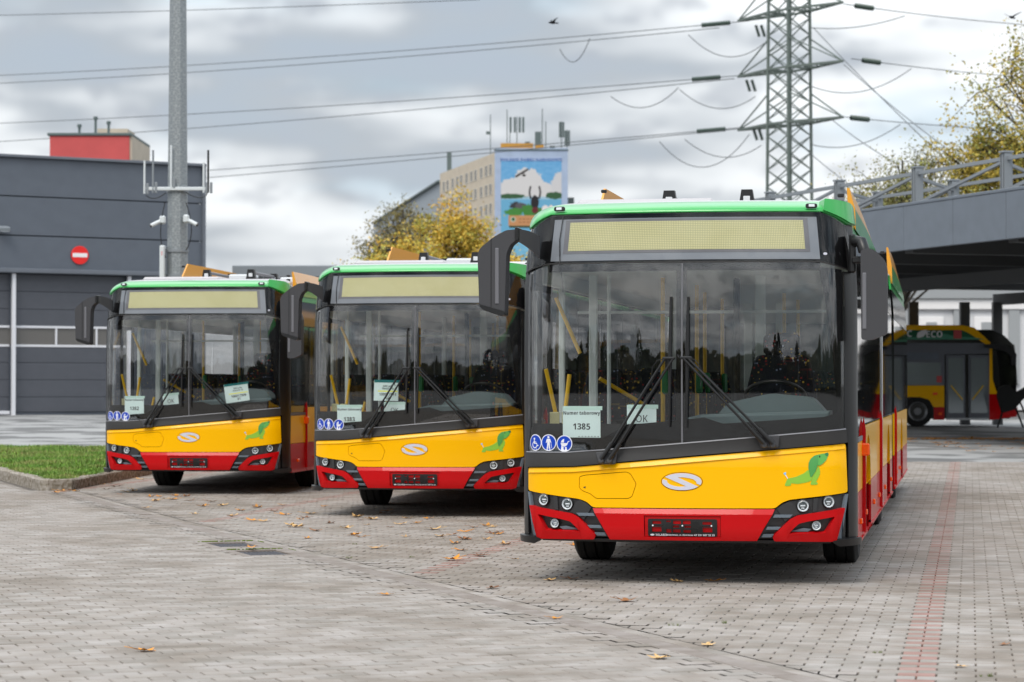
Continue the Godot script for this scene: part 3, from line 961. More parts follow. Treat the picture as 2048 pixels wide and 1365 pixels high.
func roof(b: Node3D) -> void:
	# green brow round the nose, then the grey roof skin
	var low := func(s: float) -> float:
		var q := absf(s)
		return 2.792 if q < 1.09 else lerpf(2.792, 2.70, clampf((q - 1.09) / 0.24, 0, 1))
	var at := func(s: float, t: float) -> Vector3:
		var base := on(s, low.call(s), 0.012)
		var e := 1.0 - cos(t * PI / 2)
		return Vector3(base.x * (1.0 - 0.14 * e), lerpf(base.y, 2.925, sin(t * PI / 2)), base.z - 0.85 * e)
	for half in 2:
		var mb := MB.new()
		var t0: float = [0.0, 0.52][half]
		var t1: float = [0.52, 1.0][half]
		var nt := 6
		var ns := 40
		var ids := []
		for j in nt + 1:
			for i in ns + 1:
				var s := lerpf(-1.54, 1.54, float(i) / ns)
				var t := lerpf(t0, t1, float(j) / nt)
				var nn: Vector3 = (at.call(s + 0.01, t) - at.call(s - 0.01, t)).cross(at.call(s, t + 0.01) - at.call(s, t - 0.01)).normalized()
				ids.append(mb.vert(at.call(s, t), nn))
		for j in nt:
			for i in ns:
				var o := j * (ns + 1) + i
				mb.tri(ids[o], ids[o + 1], ids[o + ns + 2])
				mb.tri(ids[o], ids[o + ns + 2], ids[o + ns + 1])
		if half == 0:
			strip(mb, [Vector3(-1.47, 2.70, 0.012), Vector3(-1.33, 2.70, 0.012), Vector3(-1.09, 2.792, 0.012), Vector3(1.09, 2.792, 0.012), Vector3(1.33, 2.70, 0.012), Vector3(1.47, 2.70, 0.012)], [Vector3(-1.47, 2.70, -0.03), Vector3(-1.33, 2.70, -0.03), Vector3(-1.09, 2.792, -0.03), Vector3(1.09, 2.792, -0.03), Vector3(1.33, 2.70, -0.03), Vector3(1.47, 2.70, -0.03)])
		part(["roof_brow", "roof_nose"][half], mb, ["green_paint", "roof_grey"][half], b)
	for seg in [[0.9, 9.95], [10.95, 17.8]]:
		var mb := MB.new()
		mb.prism(vs([-1.225, 2.79, -1.12, 2.90, -0.9, 2.93, 0.9, 2.93, 1.12, 2.90, 1.225, 2.79]), -seg[0], -seg[1])
		part("roof_skin", mb, "roof_grey", b)
	var hump := MB.new()
	hump.box(Vector3(-0.42, 2.945, -1.75), Vector3(1.1, 0.06, 1.3), 0.028)
	part("roof_cover", hump, "roof_grey", b)
	var eq := MB.new()
	eq.box(Vector3(0.55, 3.0, -6.5), Vector3(1.0, 0.22, 2.6), 0.04)
	part("equipment_box", eq, "white_trim", b)
	for g in [[-0.05, 3.2, 0.34, 0.16, 0.5], [0.0, 4.3, 0.42, 0.13, 0.7], [-0.75, 5.6, 0.5, 0.20, 1.2], [-0.02, 5.6, 0.30, 0.22, 0.4], [0.66, 3.4, 0.30, 0.12, 0.6]]:
		var gb := MB.new()
		gb.box(Vector3(g[0], 2.93 + g[3] / 2, -g[1]), Vector3(g[2], g[3], g[4]), 0.02)
		part("junction_box", gb, "white_trim", b)
	for g in [[0.2, 3.0, 0.25, 4.1], [0.12, 3.6, 0.30, 5.0], [-0.25, 3.1, -0.1, 4.4]]:
		var wr := MB.new()
		wr.tube([Vector3(g[0], 2.95, -g[1]), Vector3(g[0], 3.10, -g[1] - 0.15), Vector3(g[2], 3.12, -g[3] + 0.2), Vector3(g[2], 2.96, -g[3])], 0.016, 6)
		part("roof_cable", wr, "satin_black", b)
	# raised corner of the brow on the driver's side
	panel("brow_corner", rounded(vs([1.085, 2.800, 1.33, 2.712, 1.50, 2.70, 1.50, 2.83, 1.36, 2.865, 1.10, 2.888]), 0.01, 2), 0.03, 0.10, "green_paint", b, [], 0.04, 0.1)
	for s in [-1.008, 0.998]:
		var f := skin_frame(s, 2.832, 0.008)
		var mb := MB.new()
		mb.prism(rounded(rect(-0.044, -0.017, 0.044, 0.017), 0.015, 3), 0.0, 0.022, f, 0.004)
		var l := part("roof_marker", mb, "satin_black", b)
		var g := MB.new()
		g.prism(rounded(rect(-0.022, -0.010, 0.022, 0.010), 0.004, 2), 0.02, 0.027, f, 0.002)
		part("lens", g, "lens_white", l)
	# side fairings: gold above green, leaning inwards, their rear ends dropping
	for fa in [[1.0, 1.0, 7.6, 3.03, 1], [1.0, 11.4, 17.6, 3.14, 1], [-1.0, 3.8, 9.6, 3.31, 0], [-1.0, 11.4, 17.6, 3.24, 0]]:
		var m: float = fa[0]
		var gold := MB.new()
		var green := MB.new()
		var n := 14
		for k in n:
			var P := []
			for e in [k, k + 1]:
				var t: float = float(e) / n
				var d := lerpf(fa[1], fa[2], t)
				var up: float = minf(1.0, t * 14.0 + 0.45) if fa[4] == 0 else 1.0
				var drop := pow(t, 2.4) * (0.30 if fa[4] == 1 else 0.05)
				var ytop: float = 2.80 + (fa[3] - 2.80) * up - drop
				P.append([Vector3(1.245 * m, 2.70, -d), Vector3(1.240 * m, lerpf(2.70, ytop, 0.5), -d), Vector3(1.195 * m, ytop, -d), Vector3(1.175 * m, ytop, -d), Vector3(1.19 * m, 2.80, -d)])
			var out := Vector3(m, 0.2, 0)
			green.flat([P[0][0], P[1][0], P[1][1], P[0][1]], out)
			gold.flat([P[0][1], P[1][1], P[1][2], P[0][2]], out)
			gold.flat([P[0][2], P[1][2], P[1][3], P[0][3]], Vector3.UP)
			gold.flat([P[0][3], P[1][3], P[1][4], P[0][4]], -out)
			if k == 0:
				gold.flat([P[0][0], P[0][1], P[0][2]], Vector3(0, 0, 1))
				gold.flat([P[0][0], P[0][2], P[0][3], P[0][4]], Vector3(0, 0, 1))
		var fg := part("roof_fairing", gold, "gold_paint", b)
		part("fairing_band", green, "green_paint" if m > 0 else "gold_paint", fg)
		var hinge := MB.new()
		for k in 3:
			hinge.box(Vector3(1.13 * m, lerpf(2.86, fa[3] - 0.06, k / 2.0), -fa[1] + 0.015), Vector3(0.05, 0.03, 0.04), 0.006)
		part("fairing_catch", hinge, "satin_black", fg)
	# trolley poles lying in their rests
	for x in [-0.355, 0.295]:
		var pole := MB.new()
		pole.tube([Vector3(x, 3.085, -2.3), Vector3(x, 3.075, -4.0), Vector3(x + 0.03, 3.04, -6.5), Vector3(x + 0.06, 3.02, -9.3)], 0.022, 8)
		var tp := part("trolley_pole", pole, "strip_grey", b)
		for d in [2.2, 3.6, 5.0]:
			var rest := MB.new()
			rest.prism(vs([-0.085, 2.94, 0.085, 2.94, 0.060, 3.03, 0.045, 3.125, -0.045, 3.125, -0.060, 3.03]), -d, -d - 0.09, Transform3D(Basis(), Vector3(x, 0, 0)), 0.006)
			part("pole_rest", rest, "satin_black", tp)
			var pad := MB.new()
			pad.box(Vector3(x, 3.045, -d + 0.004), Vector3(0.055, 0.05, 0.012), 0.003)
			part("rest_label", pad, "white_trim", tp)
			var ft := MB.new()
			ft.box(Vector3(x, 2.965, -d - 0.1), Vector3(0.22, 0.04, 0.30), 0.008)
			part("rest_foot", ft, "roof_grey", tp)

func mirrors_and_wipers(b: Node3D) -> void:
	# kerb-side mirror on a swan-neck arm
	var body := rounded(vs([-1.303, 2.652, -1.391, 2.606, -1.500, 2.520, -1.519, 2.476, -1.506, 2.083, -1.476, 2.058, -1.335, 2.010, -1.313, 2.025, -1.300, 2.474, -1.270, 2.545, -1.215, 2.585, -1.215, 2.660]), 0.02, 3)
	var mb := MB.new()
	mb.prism(body, 0.22, 0.06, Transform3D(), 0.02)
	var mir := part("mirror", mb, "mirror_plastic", b)
	var arm := MB.new()
	var prev := []
	for k in 9:
		var t := k / 8.0
		var x := lerpf(-1.23, -1.10, t)
		var y := 2.620 - 0.02 * t - 0.06 * t * t
		var z := lerpf(0.14, -0.16, t)
		var hgt := lerpf(0.040, 0.085, t)
		var ring := [Vector3(x, y + hgt, z + 0.05), Vector3(x - 0.02, y + hgt * 0.6, z - 0.06), Vector3(x - 0.02, y - hgt, z - 0.06), Vector3(x, y - hgt, z + 0.05)]
		if k > 0:
			for j in 4:
				var j2 := (j + 1) % 4
				arm.flat([prev[j], ring[j], ring[j2], prev[j2]], (ring[j] + ring[j2]) * 0.5 - Vector3(x, y, z))
		prev = ring
	part("mirror_arm", arm, "mirror_plastic", mir)
	var st := MB.new()
	st.box(Vector3(-1.370, 2.31, 0.222), Vector3(0.030, 0.42, 0.012), 0.005)
	part("mirror_strip", st, "strip_grey", mir)
	var col := MB.new()
	col.box(Vector3(-1.222, 2.622, 0.14), Vector3(0.022, 0.105, 0.19), 0.006)
	part("mirror_hinge", col, "satin_black", mir)
	col = MB.new()
	col.box(Vector3(-1.415, 2.31, 0.2205), Vector3(0.005, 0.56, 0.004), 0.0)
	part("housing_seam", col, "satin_black", mir)
	var gl := MB.new()
	gl.prism(rounded(vs([-1.49, 2.50, -1.495, 2.10, -1.325, 2.05, -1.315, 2.46]), 0.02, 3), 0.058, 0.052)
	part("mirror_glass", gl, "chrome", mir)
	var foot := MB.new()
	foot.prism(rounded(vs([-1.503, 2.10, -1.312, 2.045, -1.312, 2.02, -1.335, 2.008, -1.476, 2.055, -1.503, 2.08]), 0.008, 2), 0.226, 0.056)
	part("mirror_foot", foot, "satin_black", mir)
	# driver's mirror
	mb = MB.new()
	mb.prism(rounded(vs([1.315, 2.495, 1.365, 2.512, 1.425, 2.492, 1.492, 2.424, 1.512, 2.350, 1.510, 1.875, 1.40, 1.828, 1.319, 1.831]), 0.02, 3), -0.12, -0.27, Transform3D(), 0.02)
	mir = part("mirror", mb, "mirror_plastic", b)
	st = MB.new()
	st.box(Vector3(1.343, 2.118, -0.119), Vector3(0.030, 0.42, 0.012), 0.005)
	part("mirror_strip", st, "strip_grey", mir)
	arm = MB.new()
	arm.box(Vector3(1.25, 2.48, -0.30), Vector3(0.05, 0.29, 0.10), 0.012)
	arm.box(Vector3(1.295, 2.43, -0.24), Vector3(0.10, 0.05, 0.06), 0.01)
	arm.tube([Vector3(1.27, 2.57, -0.26), Vector3(1.32, 2.56, -0.2), Vector3(1.34, 2.49, -0.19)], 0.045, 10)
	part("mirror_arm", arm, "satin_black", mir)
	# wipers
	for w in [[-0.608, -0.545, 0.928, -0.128, -0.067, 1.687, -0.086, 2.152, -0.098, 1.178], [0.664, 0.602, 1.062, 0.046, 0.012, 1.690, 0.042, 2.151, 0.030, 1.178]]:
		var br := MB.new()
		var f := skin_frame((w[0] + w[1]) / 2, w[2] + 0.01, 0.014)
		br.prism(rounded(vs([-0.085, 0.045, 0.085, 0.050, 0.075, -0.045, -0.055, -0.045]), 0.015, 2), 0.0, 0.03, f, 0.006)
		for k in 2:
			br.lathe([Vector2(0.024, 0.0), Vector2(0.024, 0.04), Vector2(0.017, 0.052), Vector2(0.0, 0.054)], Transform3D(Basis(f.basis.x, f.basis.z, -f.basis.y), on(w[k], w[2] - 0.012, 0.02)), 14)
		var wp := part("wiper", br, "mirror_plastic", b)
		for k in 2:
			var arm2 := MB.new()
			var pts := []
			for j in 7:
				var t := j / 6.0
				pts.append(on(lerpf(w[k], w[3 + k], t), lerpf(w[2], w[5], t), 0.065))
			arm2.tube([pts[0], pts[1]], 0.018, 8)
			arm2.tube(pts, 0.0105, 8)
			part("wiper_arm", arm2, "satin_black", wp)
		var head := MB.new()
		head.box(on((w[3] + w[4]) / 2, w[5] + 0.005, 0.06), Vector3(0.095, 0.022, 0.03), 0.006)
		part("blade_head", head, "satin_black", wp)
		var blade := MB.new()
		var bp := []
		for j in 9:
			bp.append(on(lerpf(w[8], w[6], j / 8.0), lerpf(w[9], w[7], j / 8.0), 0.030))
		blade.tube(bp, [0.008, 0.011, 0.012, 0.013, 0.017, 0.016, 0.014, 0.012, 0.010], 8)
		part("wiper_blade", blade, "satin_black", wp)
		var hose := MB.new()
		var hx: float = w[3] if w[3] < 0 else w[3]
		var sg := -1.0 if w[0] < 0 else 1.0
		hose.tube([on(hx, w[5], 0.07), on(hx + sg * 0.05, w[5] - 0.01, 0.07), on(hx + sg * 0.09, w[5] - 0.06, 0.065), on(hx + sg * 0.10, w[5] - 0.14, 0.06), on(hx + sg * 0.09, w[5] - 0.2, 0.065)], 0.004, 5)
		part("washer_hose", hose, "satin_black", wp)

func running_gear(b: Node3D) -> void:
	var ch := MB.new()
	ch.box(Vector3(0, 0.42, -9.0), Vector3(1.5, 0.22, 17.4), 0.0)
	ch.box(Vector3(0, 0.36, -1.2), Vector3(2.3, 0.10, 1.7), 0.0)
	ch.box(Vector3(0.1, 0.30, -2.7), Vector3(1.5, 0.14, 0.25), 0.03)
	part("chassis", ch, "chassis", b)
	for d in [2.7, 8.6, 14.6]:
		for m in [-1.0, 1.0]:
			var xf := Transform3D(Basis(Vector3(0, 0, 1), Vector3(m, 0, 0), Vector3(0, m, 0)), Vector3(1.05 * m, 0.478, -d))
			var ty := MB.new()
			ty.lathe([Vector2(0.30, -0.14), Vector2(0.43, -0.145), Vector2(0.472, -0.12), Vector2(0.478, -0.11), Vector2(0.478, -0.055), Vector2(0.466, -0.052), Vector2(0.466, -0.040), Vector2(0.478, -0.037), Vector2(0.478, 0.037), Vector2(0.466, 0.040), Vector2(0.466, 0.052), Vector2(0.478, 0.055), Vector2(0.478, 0.11), Vector2(0.472, 0.12), Vector2(0.43, 0.145), Vector2(0.30, 0.14)], xf, 40)
			var wh := part("wheel", ty, "rubber", b)
			var rim := MB.new()
			rim.lathe([Vector2(0.30, 0.0), Vector2(0.30, 0.14), Vector2(0.275, 0.14), Vector2(0.26, 0.06), Vector2(0.16, 0.03), Vector2(0.13, 0.09), Vector2(0.0, 0.10)], xf, 24)
			part("rim", rim, "rim_steel", wh)
			for k in 10:
				var a := TAU * k / 10
				var nut := MB.new()
				nut.lathe([Vector2(0.016, 0.03), Vector2(0.016, 0.075), Vector2(0.0, 0.08)], xf * Transform3D(Basis(), Vector3(0.2 * cos(a), 0, 0.2 * sin(a))), 6)
				part("wheel_nut", nut, "rim_steel", wh)
			var arch := MB.new()
			arch.box(Vector3(0.80 * m, 0.75, -d), Vector3(0.05, 0.9, 1.25), 0.0)
			part("wheel_housing", arch, "chassis", b)

func interior(b: Node3D) -> void:
	var mb := MB.new()
	mb.box(Vector3(0, 0.53, -9.2), Vector3(2.46, 0.04, 17.2), 0.0)
	part("floor", mb, "inside_grey", b)
	mb = MB.new()
	mb.box(Vector3(0, 2.42, -9.3), Vector3(2.30, 0.04, 16.9), 0.0)
	part("ceiling", mb, "inside_light", b)
	mb = MB.new()
	mb.box(Vector3(0, 1.6, -17.75), Vector3(2.46, 2.4, 0.04), 0.0)
	part("rear_wall", mb, "inside_grey", b)
	for m in [-1.0, 1.0]:
		mb = MB.new()
		mb.box(Vector3(0.86 * m, 1.48, -10.45), Vector3(0.66, 1.86, 0.5), 0.02)
		part("joint_bulkhead", mb, "inside_grey", b)
	for m in [-1.0, 1.0]:
		mb = MB.new()
		mb.box(Vector3(1.19 * m, 2.37, -9.2), Vector3(0.05, 0.17, 16.6), 0.01)
		part("ceiling_cove", mb, "inside_light", b)
		mb = MB.new()
		mb.box(Vector3(1.225 * m, 0.86, -9.7), Vector3(0.03, 0.62, 15.8), 0.005)
		part("side_lining", mb, "inside_grey", b)
	# dashboard in front of the driver
	mb = MB.new()
	mb.prism(vs([-0.35, 0.56, -0.35, 1.16, 0.1, 1.27, 1.08, 1.30, 1.12, 0.56]), -0.26, -0.62, Transform3D(), 0.02)
	mb.prism(rounded(vs([0.18, 1.22, 0.30, 1.36, 0.62, 1.43, 0.94, 1.40, 1.10, 1.22]), 0.04, 3), -0.42, -0.78, Transform3D(), 0.02)
	part("dashboard", mb, "dash_grey", b)
	var sw := MB.new()
	var ring := []
	var f := Basis(Vector3.RIGHT, deg_to_rad(-32.0))
	for k in 25:
		ring.append(Vector3(0.62, 1.40, -0.98) + f * Vector3(0.235 * cos(TAU * k / 24), 0.0, 0.235 * sin(TAU * k / 24)))
	sw.tube(ring, 0.016, 8, false)
	sw.box(Vector3(0.62, 1.38, -0.98), Vector3(0.42, 0.03, 0.07), 0.01, f)
	sw.tube([Vector3(0.62, 1.38, -0.98), Vector3(0.62, 1.0, -0.7)], 0.04, 8)
	part("steering_wheel", sw, "satin_black", b)
	# driver's seat
	var seat_at := func(called: String, at: Vector3, k: float, w: float, back: float, headrest: bool) -> void:
		var s := MB.new()
		s.prism(rounded(vs([-w, 0.0, -w * 1.05, back * 0.6, -w * 0.8, back, w * 0.8, back, w * 1.05, back * 0.6, w, 0.0]), 0.06, 3), -0.05, 0.06, Transform3D(Basis(Vector3.RIGHT, deg_to_rad(-8.0)), at), 0.02)
		var o := part(called, s, "seat_fabric", b)
		var c := MB.new()
		c.box(at + Vector3(0, -0.02, 0.24), Vector3(w * 2.0, 0.12, 0.46), 0.03)
		part("cushion", c, "seat_fabric", o)
		var l := MB.new()
		l.box(at + Vector3(0, -0.25, 0.2), Vector3(w * 1.2, 0.38, 0.3), 0.02)
		part("pedestal", l, "cab_dark", o)
		if headrest:
			var h := MB.new()
			h.box(at + Vector3(0, back + 0.08, -0.10), Vector3(0.30, 0.20, 0.10), 0.04)
			part("headrest", h, "seat_fabric", o)
	seat_at.call("driver_seat", Vector3(0.62, 1.02, -1.62), 1.0, 0.27, 0.72, true)
	for row in 7:
		var d: float = [2.9, 3.75, 4.6, 5.5, 6.4, 7.3, 8.2][row]
		for x in [-1.0, -0.58, 0.58, 1.0]:
			if row < 2 and x > 0:
				continue
			seat_at.call("passenger_seat", Vector3(x, 1.02, -d), 1.0, 0.19, 0.62, false)
	# cab partition and door, grey posts, boxes
	mb = MB.new()
	mb.box(Vector3(0.72, 1.0, -1.98), Vector3(0.98, 0.9, 0.03), 0.005)
	mb.box(Vector3(0.23, 1.45, -1.98), Vector3(0.05, 1.85, 0.05), 0.01)
	mb.box(Vector3(1.18, 1.45, -1.98), Vector3(0.07, 1.85, 0.05), 0.01)
	part("cab_partition", mb, "cab_dark", b)
	mb = MB.new()
	mb.box(Vector3(0.70, 1.9, -1.98), Vector3(0.88, 0.85, 0.006), 0.0)
	part("partition_pane", mb, "clear_glass", b)
	for p in [[-0.93, -1.75, 0.07], [-0.80, -1.75, 0.03], [0.42, -2.05, 0.085], [-1.17, -1.62, 0.05], [-0.62, -4.9, 0.06], [0.1, -8.8, 0.09], [-0.25, -8.8, 0.09]]:
		mb = MB.new()
		mb.box(Vector3(p[0], 1.45, p[1]), Vector3(p[2], 1.92, 0.04), 0.01)
		part("post", mb, "inside_light", b)
	mb = MB.new()
	mb.box(Vector3(0, 2.10, -2.02), Vector3(2.2, 0.025, 0.03), 0.005)
	part("cross_rail", mb, "inside_light", b)
	for p in [[-0.42, -2.3], [-0.30, -3.9], [0.36, -2.5], [0.22, -4.2], [-0.40, -5.6], [0.34, -6.0], [-0.4, -7.4], [0.36, -7.8]]:
		mb = MB.new()
		mb.tube([Vector3(p[0], 0.55, p[1]), Vector3(p[0], 2.4, p[1])], 0.019, 10)
		var hr := part("handrail", mb, "handrail_yellow", b)
		var st := MB.new()
		st.box(Vector3(p[0] + 0.02, 1.52, p[1]), Vector3(0.06, 0.20, 0.06), 0.015)
		part("stop_button", st, "handle_green", hr)
	# door handles
	for p in [[-1.16, 1.62, -0.75, -1.06, 1.12, -0.82], [-1.05, 1.58, -1.25, -1.10, 1.10, -1.2], [-0.95, 1.30, -1.62, -1.0, 1.05, -1.6], [-1.17, 2.2, -1.3, -0.98, 1.75, -1.35], [-0.9, 1.55, -1.9, -0.5, 1.30, -2.1]]:
		mb = MB.new()
		mb.tube([Vector3(p[0], p[1], p[2]), Vector3(p[3], p[4], p[5])], 0.017, 8)
		part("door_handle", mb, "handrail_yellow", b)
	mb = MB.new()
	mb.box(Vector3(-1.0, 1.10, -0.60), Vector3(0.26, 0.20, 0.16), 0.02)
	mb.box(Vector3(-0.93, 0.80, -0.62), Vector3(0.30, 0.46, 0.20), 0.02)
	var bx := part("ticket_box", mb, "cab_dark", b)
	for x in [-1.055, -0.96]:
		mb = MB.new()
		mb.box(Vector3(x, 1.235, -0.53), Vector3(0.075, 0.10, 0.02), 0.004)
		part("reader_panel", mb, "led_board", bx)

# ---------------------------------------------------------------- the three buses and the sheets of paper behind their windscreens
func trolleybuses() -> void:
	var spots := [
		["near", Vector3(1.275, 0, -18.67), 10.2, "yellow and red trolleybus with green brow, nearest of the three, paper 1385 in its windscreen"],
		["middle", Vector3(-1.098, 0, -28.3), 9.5, "yellow and red trolleybus with paper 1383, partly hidden behind the nearest trolleybus"],
		["far", Vector3(-4.33, 0.035, -33.5), 8.0, "yellow and red trolleybus with paper 1382, beside the grass island and steel mast"]]
	var first: Node3D = null
	for k in 3:
		var o: Node3D
		if first == null:
			o = make_bus()
			first = o
		else:
			o = first.duplicate()
		o.name = numbered("trolleybus")
		add_child(o)
		o.position = spots[k][1]
		o.rotation.y = deg_to_rad(-spots[k][2])
		tag(o, spots[k][3], "trolleybus", "trolleybuses parked side by side")
	# sheets: bus, s, y, width, height, tilt, lines [text, height, dy, bold]
	var sheets := [
		[0, -0.79, 1.213, 0.30, 0.235, 0.0, [["Numer taborowy", 0.026, 0.068, true], ["1385", 0.046, -0.035, true]], "white paper with number 1385 behind the windscreen of the nearest trolleybus"],
		[0, -0.318, 1.26, 0.225, 0.165, 0.0, [["OK", 0.052, -0.02, false]], "paper reading OK behind the wiper of the nearest trolleybus"],
		[1, -0.80, 1.155, 0.30, 0.235, 0.0, [["Numer taborowy", 0.026, 0.068, true], ["1383", 0.046, -0.045, true]], "white paper with number 1383 behind the windscreen of the middle trolleybus"],
		[1, -0.25, 1.225, 0.25, 0.165, 0.0, [["OK", 0.052, -0.01, false]], "paper reading OK in the windscreen of the middle trolleybus"],
		[1, -0.35, 1.44, 0.29, 0.235, -1.0, [["UM Lodz", 0.02, 0.05, true], ["Electric 18", 0.02, 0.022, true], ["100017911", 0.03, -0.045, true], ["02", 0.03, -0.085, true]], "printed order sheet 100017911 with yellow line in the middle trolleybus windscreen"],
		[2, -0.80, 1.195, 0.285, 0.25, 0.0, [["Numer taborowy", 0.024, 0.075, true], ["1382", 0.045, -0.04, true]], "white paper with number 1382 behind the windscreen of the farthest trolleybus"],
		[2, -0.27, 1.27, 0.22, 0.175, 6.0, [["OK", 0.052, -0.015, false]], "tilted paper reading OK in the windscreen of the farthest trolleybus"],
		[2, 0.64, 1.37, 0.32, 0.25, 8.0, [["UM Lodz", 0.02, 0.06, true], ["Electric 18", 0.02, 0.03, true], ["100017909", 0.03, -0.045, true], ["01", 0.03, -0.085, true]], "tilted order sheet 100017909 behind the right wiper of the farthest trolleybus"]]
	for sh in sheets:
		var t := thing("paper_sheet", sh[7], "paper")
		var bt := Transform3D(Basis(Vector3.UP, deg_to_rad(-spots[sh[0]][2])), spots[sh[0]][1])
		var fr := skin_frame(sh[1], sh[2], -0.03)
		t.transform = bt * fr * Transform3D(Basis(Vector3(0, 0, 1), deg_to_rad(sh[5])), Vector3.ZERO)
		var mb := MB.new()
		var w: float = sh[3]
		var h: float = sh[4]
		mb.box(Vector3.ZERO, Vector3(w, h, 0.0012))
		part("sheet", mb, "paper", t)
		mb = MB.new()
		mb.box(Vector3(0.01, h / 2 - 0.012, 0.002), Vector3(w * 1.04, 0.03, 0.001))
		part("tape", mb, "paper_tape" if sh[6].size() < 4 else "ribbon_teal", t)
		if sh[6].size() == 4:
			mb = MB.new()
			mb.box(Vector3(0.02, -0.008, 0.0015), Vector3(w * 0.8, 0.012, 0.001))
			part("highlight_line", mb, "marker_yellow", t)
		elif sh[6].size() == 2:
			mb = MB.new()
			for k in 7:
				mb.box(Vector3(lerpf(-0.02, w * 0.44, k / 6.0), -h / 2 + 0.008, 0.0015), Vector3(0.010, 0.005, 0.001))
			part("print_line", mb, "ink", t)
		for ln in sh[6]:
			text_part(ln[0], ln[1], "ink", t, Vector3(0.0 if sh[6].size() < 4 else 0.02, ln[2], 0.0015), Basis(), "Droid Sans", ln[3])

# ---------------------------------------------------------------- ground, paving, kerbs, grass
const SEAM_X := 1.36          # the flush kerb line crosses depth SEAM_D at this x and runs away to the left
const SEAM_D := 12.96
const SEAM_K := -0.351

func seam_side(x: float, d: float) -> float:       # signed distance from the flush kerb, + on the bus side
	return (x - SEAM_X - SEAM_K * (d - SEAM_D)) / sqrt(1.0 + SEAM_K * SEAM_K)

func tri_sheet(mb: MB, x0: float, x1: float, d0: float, d1: float, nx: int, nd: int, lift: float) -> void:
	for i in nx:
		for j in nd:
			var xa := lerpf(x0, x1, float(i) / nx)
			var xb := lerpf(x0, x1, float(i + 1) / nx)
			var da := lerpf(d0, d1, float(j) / nd)
			var db := lerpf(d0, d1, float(j + 1) / nd)
			mb.quad(at_depth(xa, rise(xa, da) + lift, da), at_depth(xb, rise(xb, da) + lift, da), at_depth(xb, rise(xb, db) + lift, db), at_depth(xa, rise(xa, db) + lift, db), Vector3.UP)

func setting() -> void:
	# one sheet to the horizon, a step below the paving
	var mb := MB.new()
	var ds := [-700.0, -60.0, 28.0, 46.0, 60.0, 90.0, 130.0, 300.0, 1200.0]
	var xs := [-900.0, -60.0, -25.0, 0.0, 25.0, 60.0, 900.0]
	for i in xs.size() - 1:
		for j in ds.size() - 1:
			var P := []
			for c in [[0, 0], [1, 0], [1, 1], [0, 1]]:
				var x: float = xs[i + c[0]]
				var d: float = ds[j + c[1]]
				P.append(at_depth(x, rise(x, minf(d, 130.0)) - 0.03, d))
			mb.flat(P, Vector3.UP)
	structure("ground", mb, "asphalt")
	# concrete apron in front of the hall and under the canopy
	mb = MB.new()
	tri_sheet(mb, -60, 60, 46.3, 92.5, 12, 6, -0.006)
	structure("yard", mb, "yard_concrete")
	# yard behind the viewer
	mb = MB.new()
	mb.quad(Vector3(-90, -0.012, 95), Vector3(90, -0.012, 95), Vector3(90, -0.012, -7.0), Vector3(-90, -0.012, -7.0), Vector3.UP)
	structure("rear_yard", mb, "asphalt")
	paving()
	island()

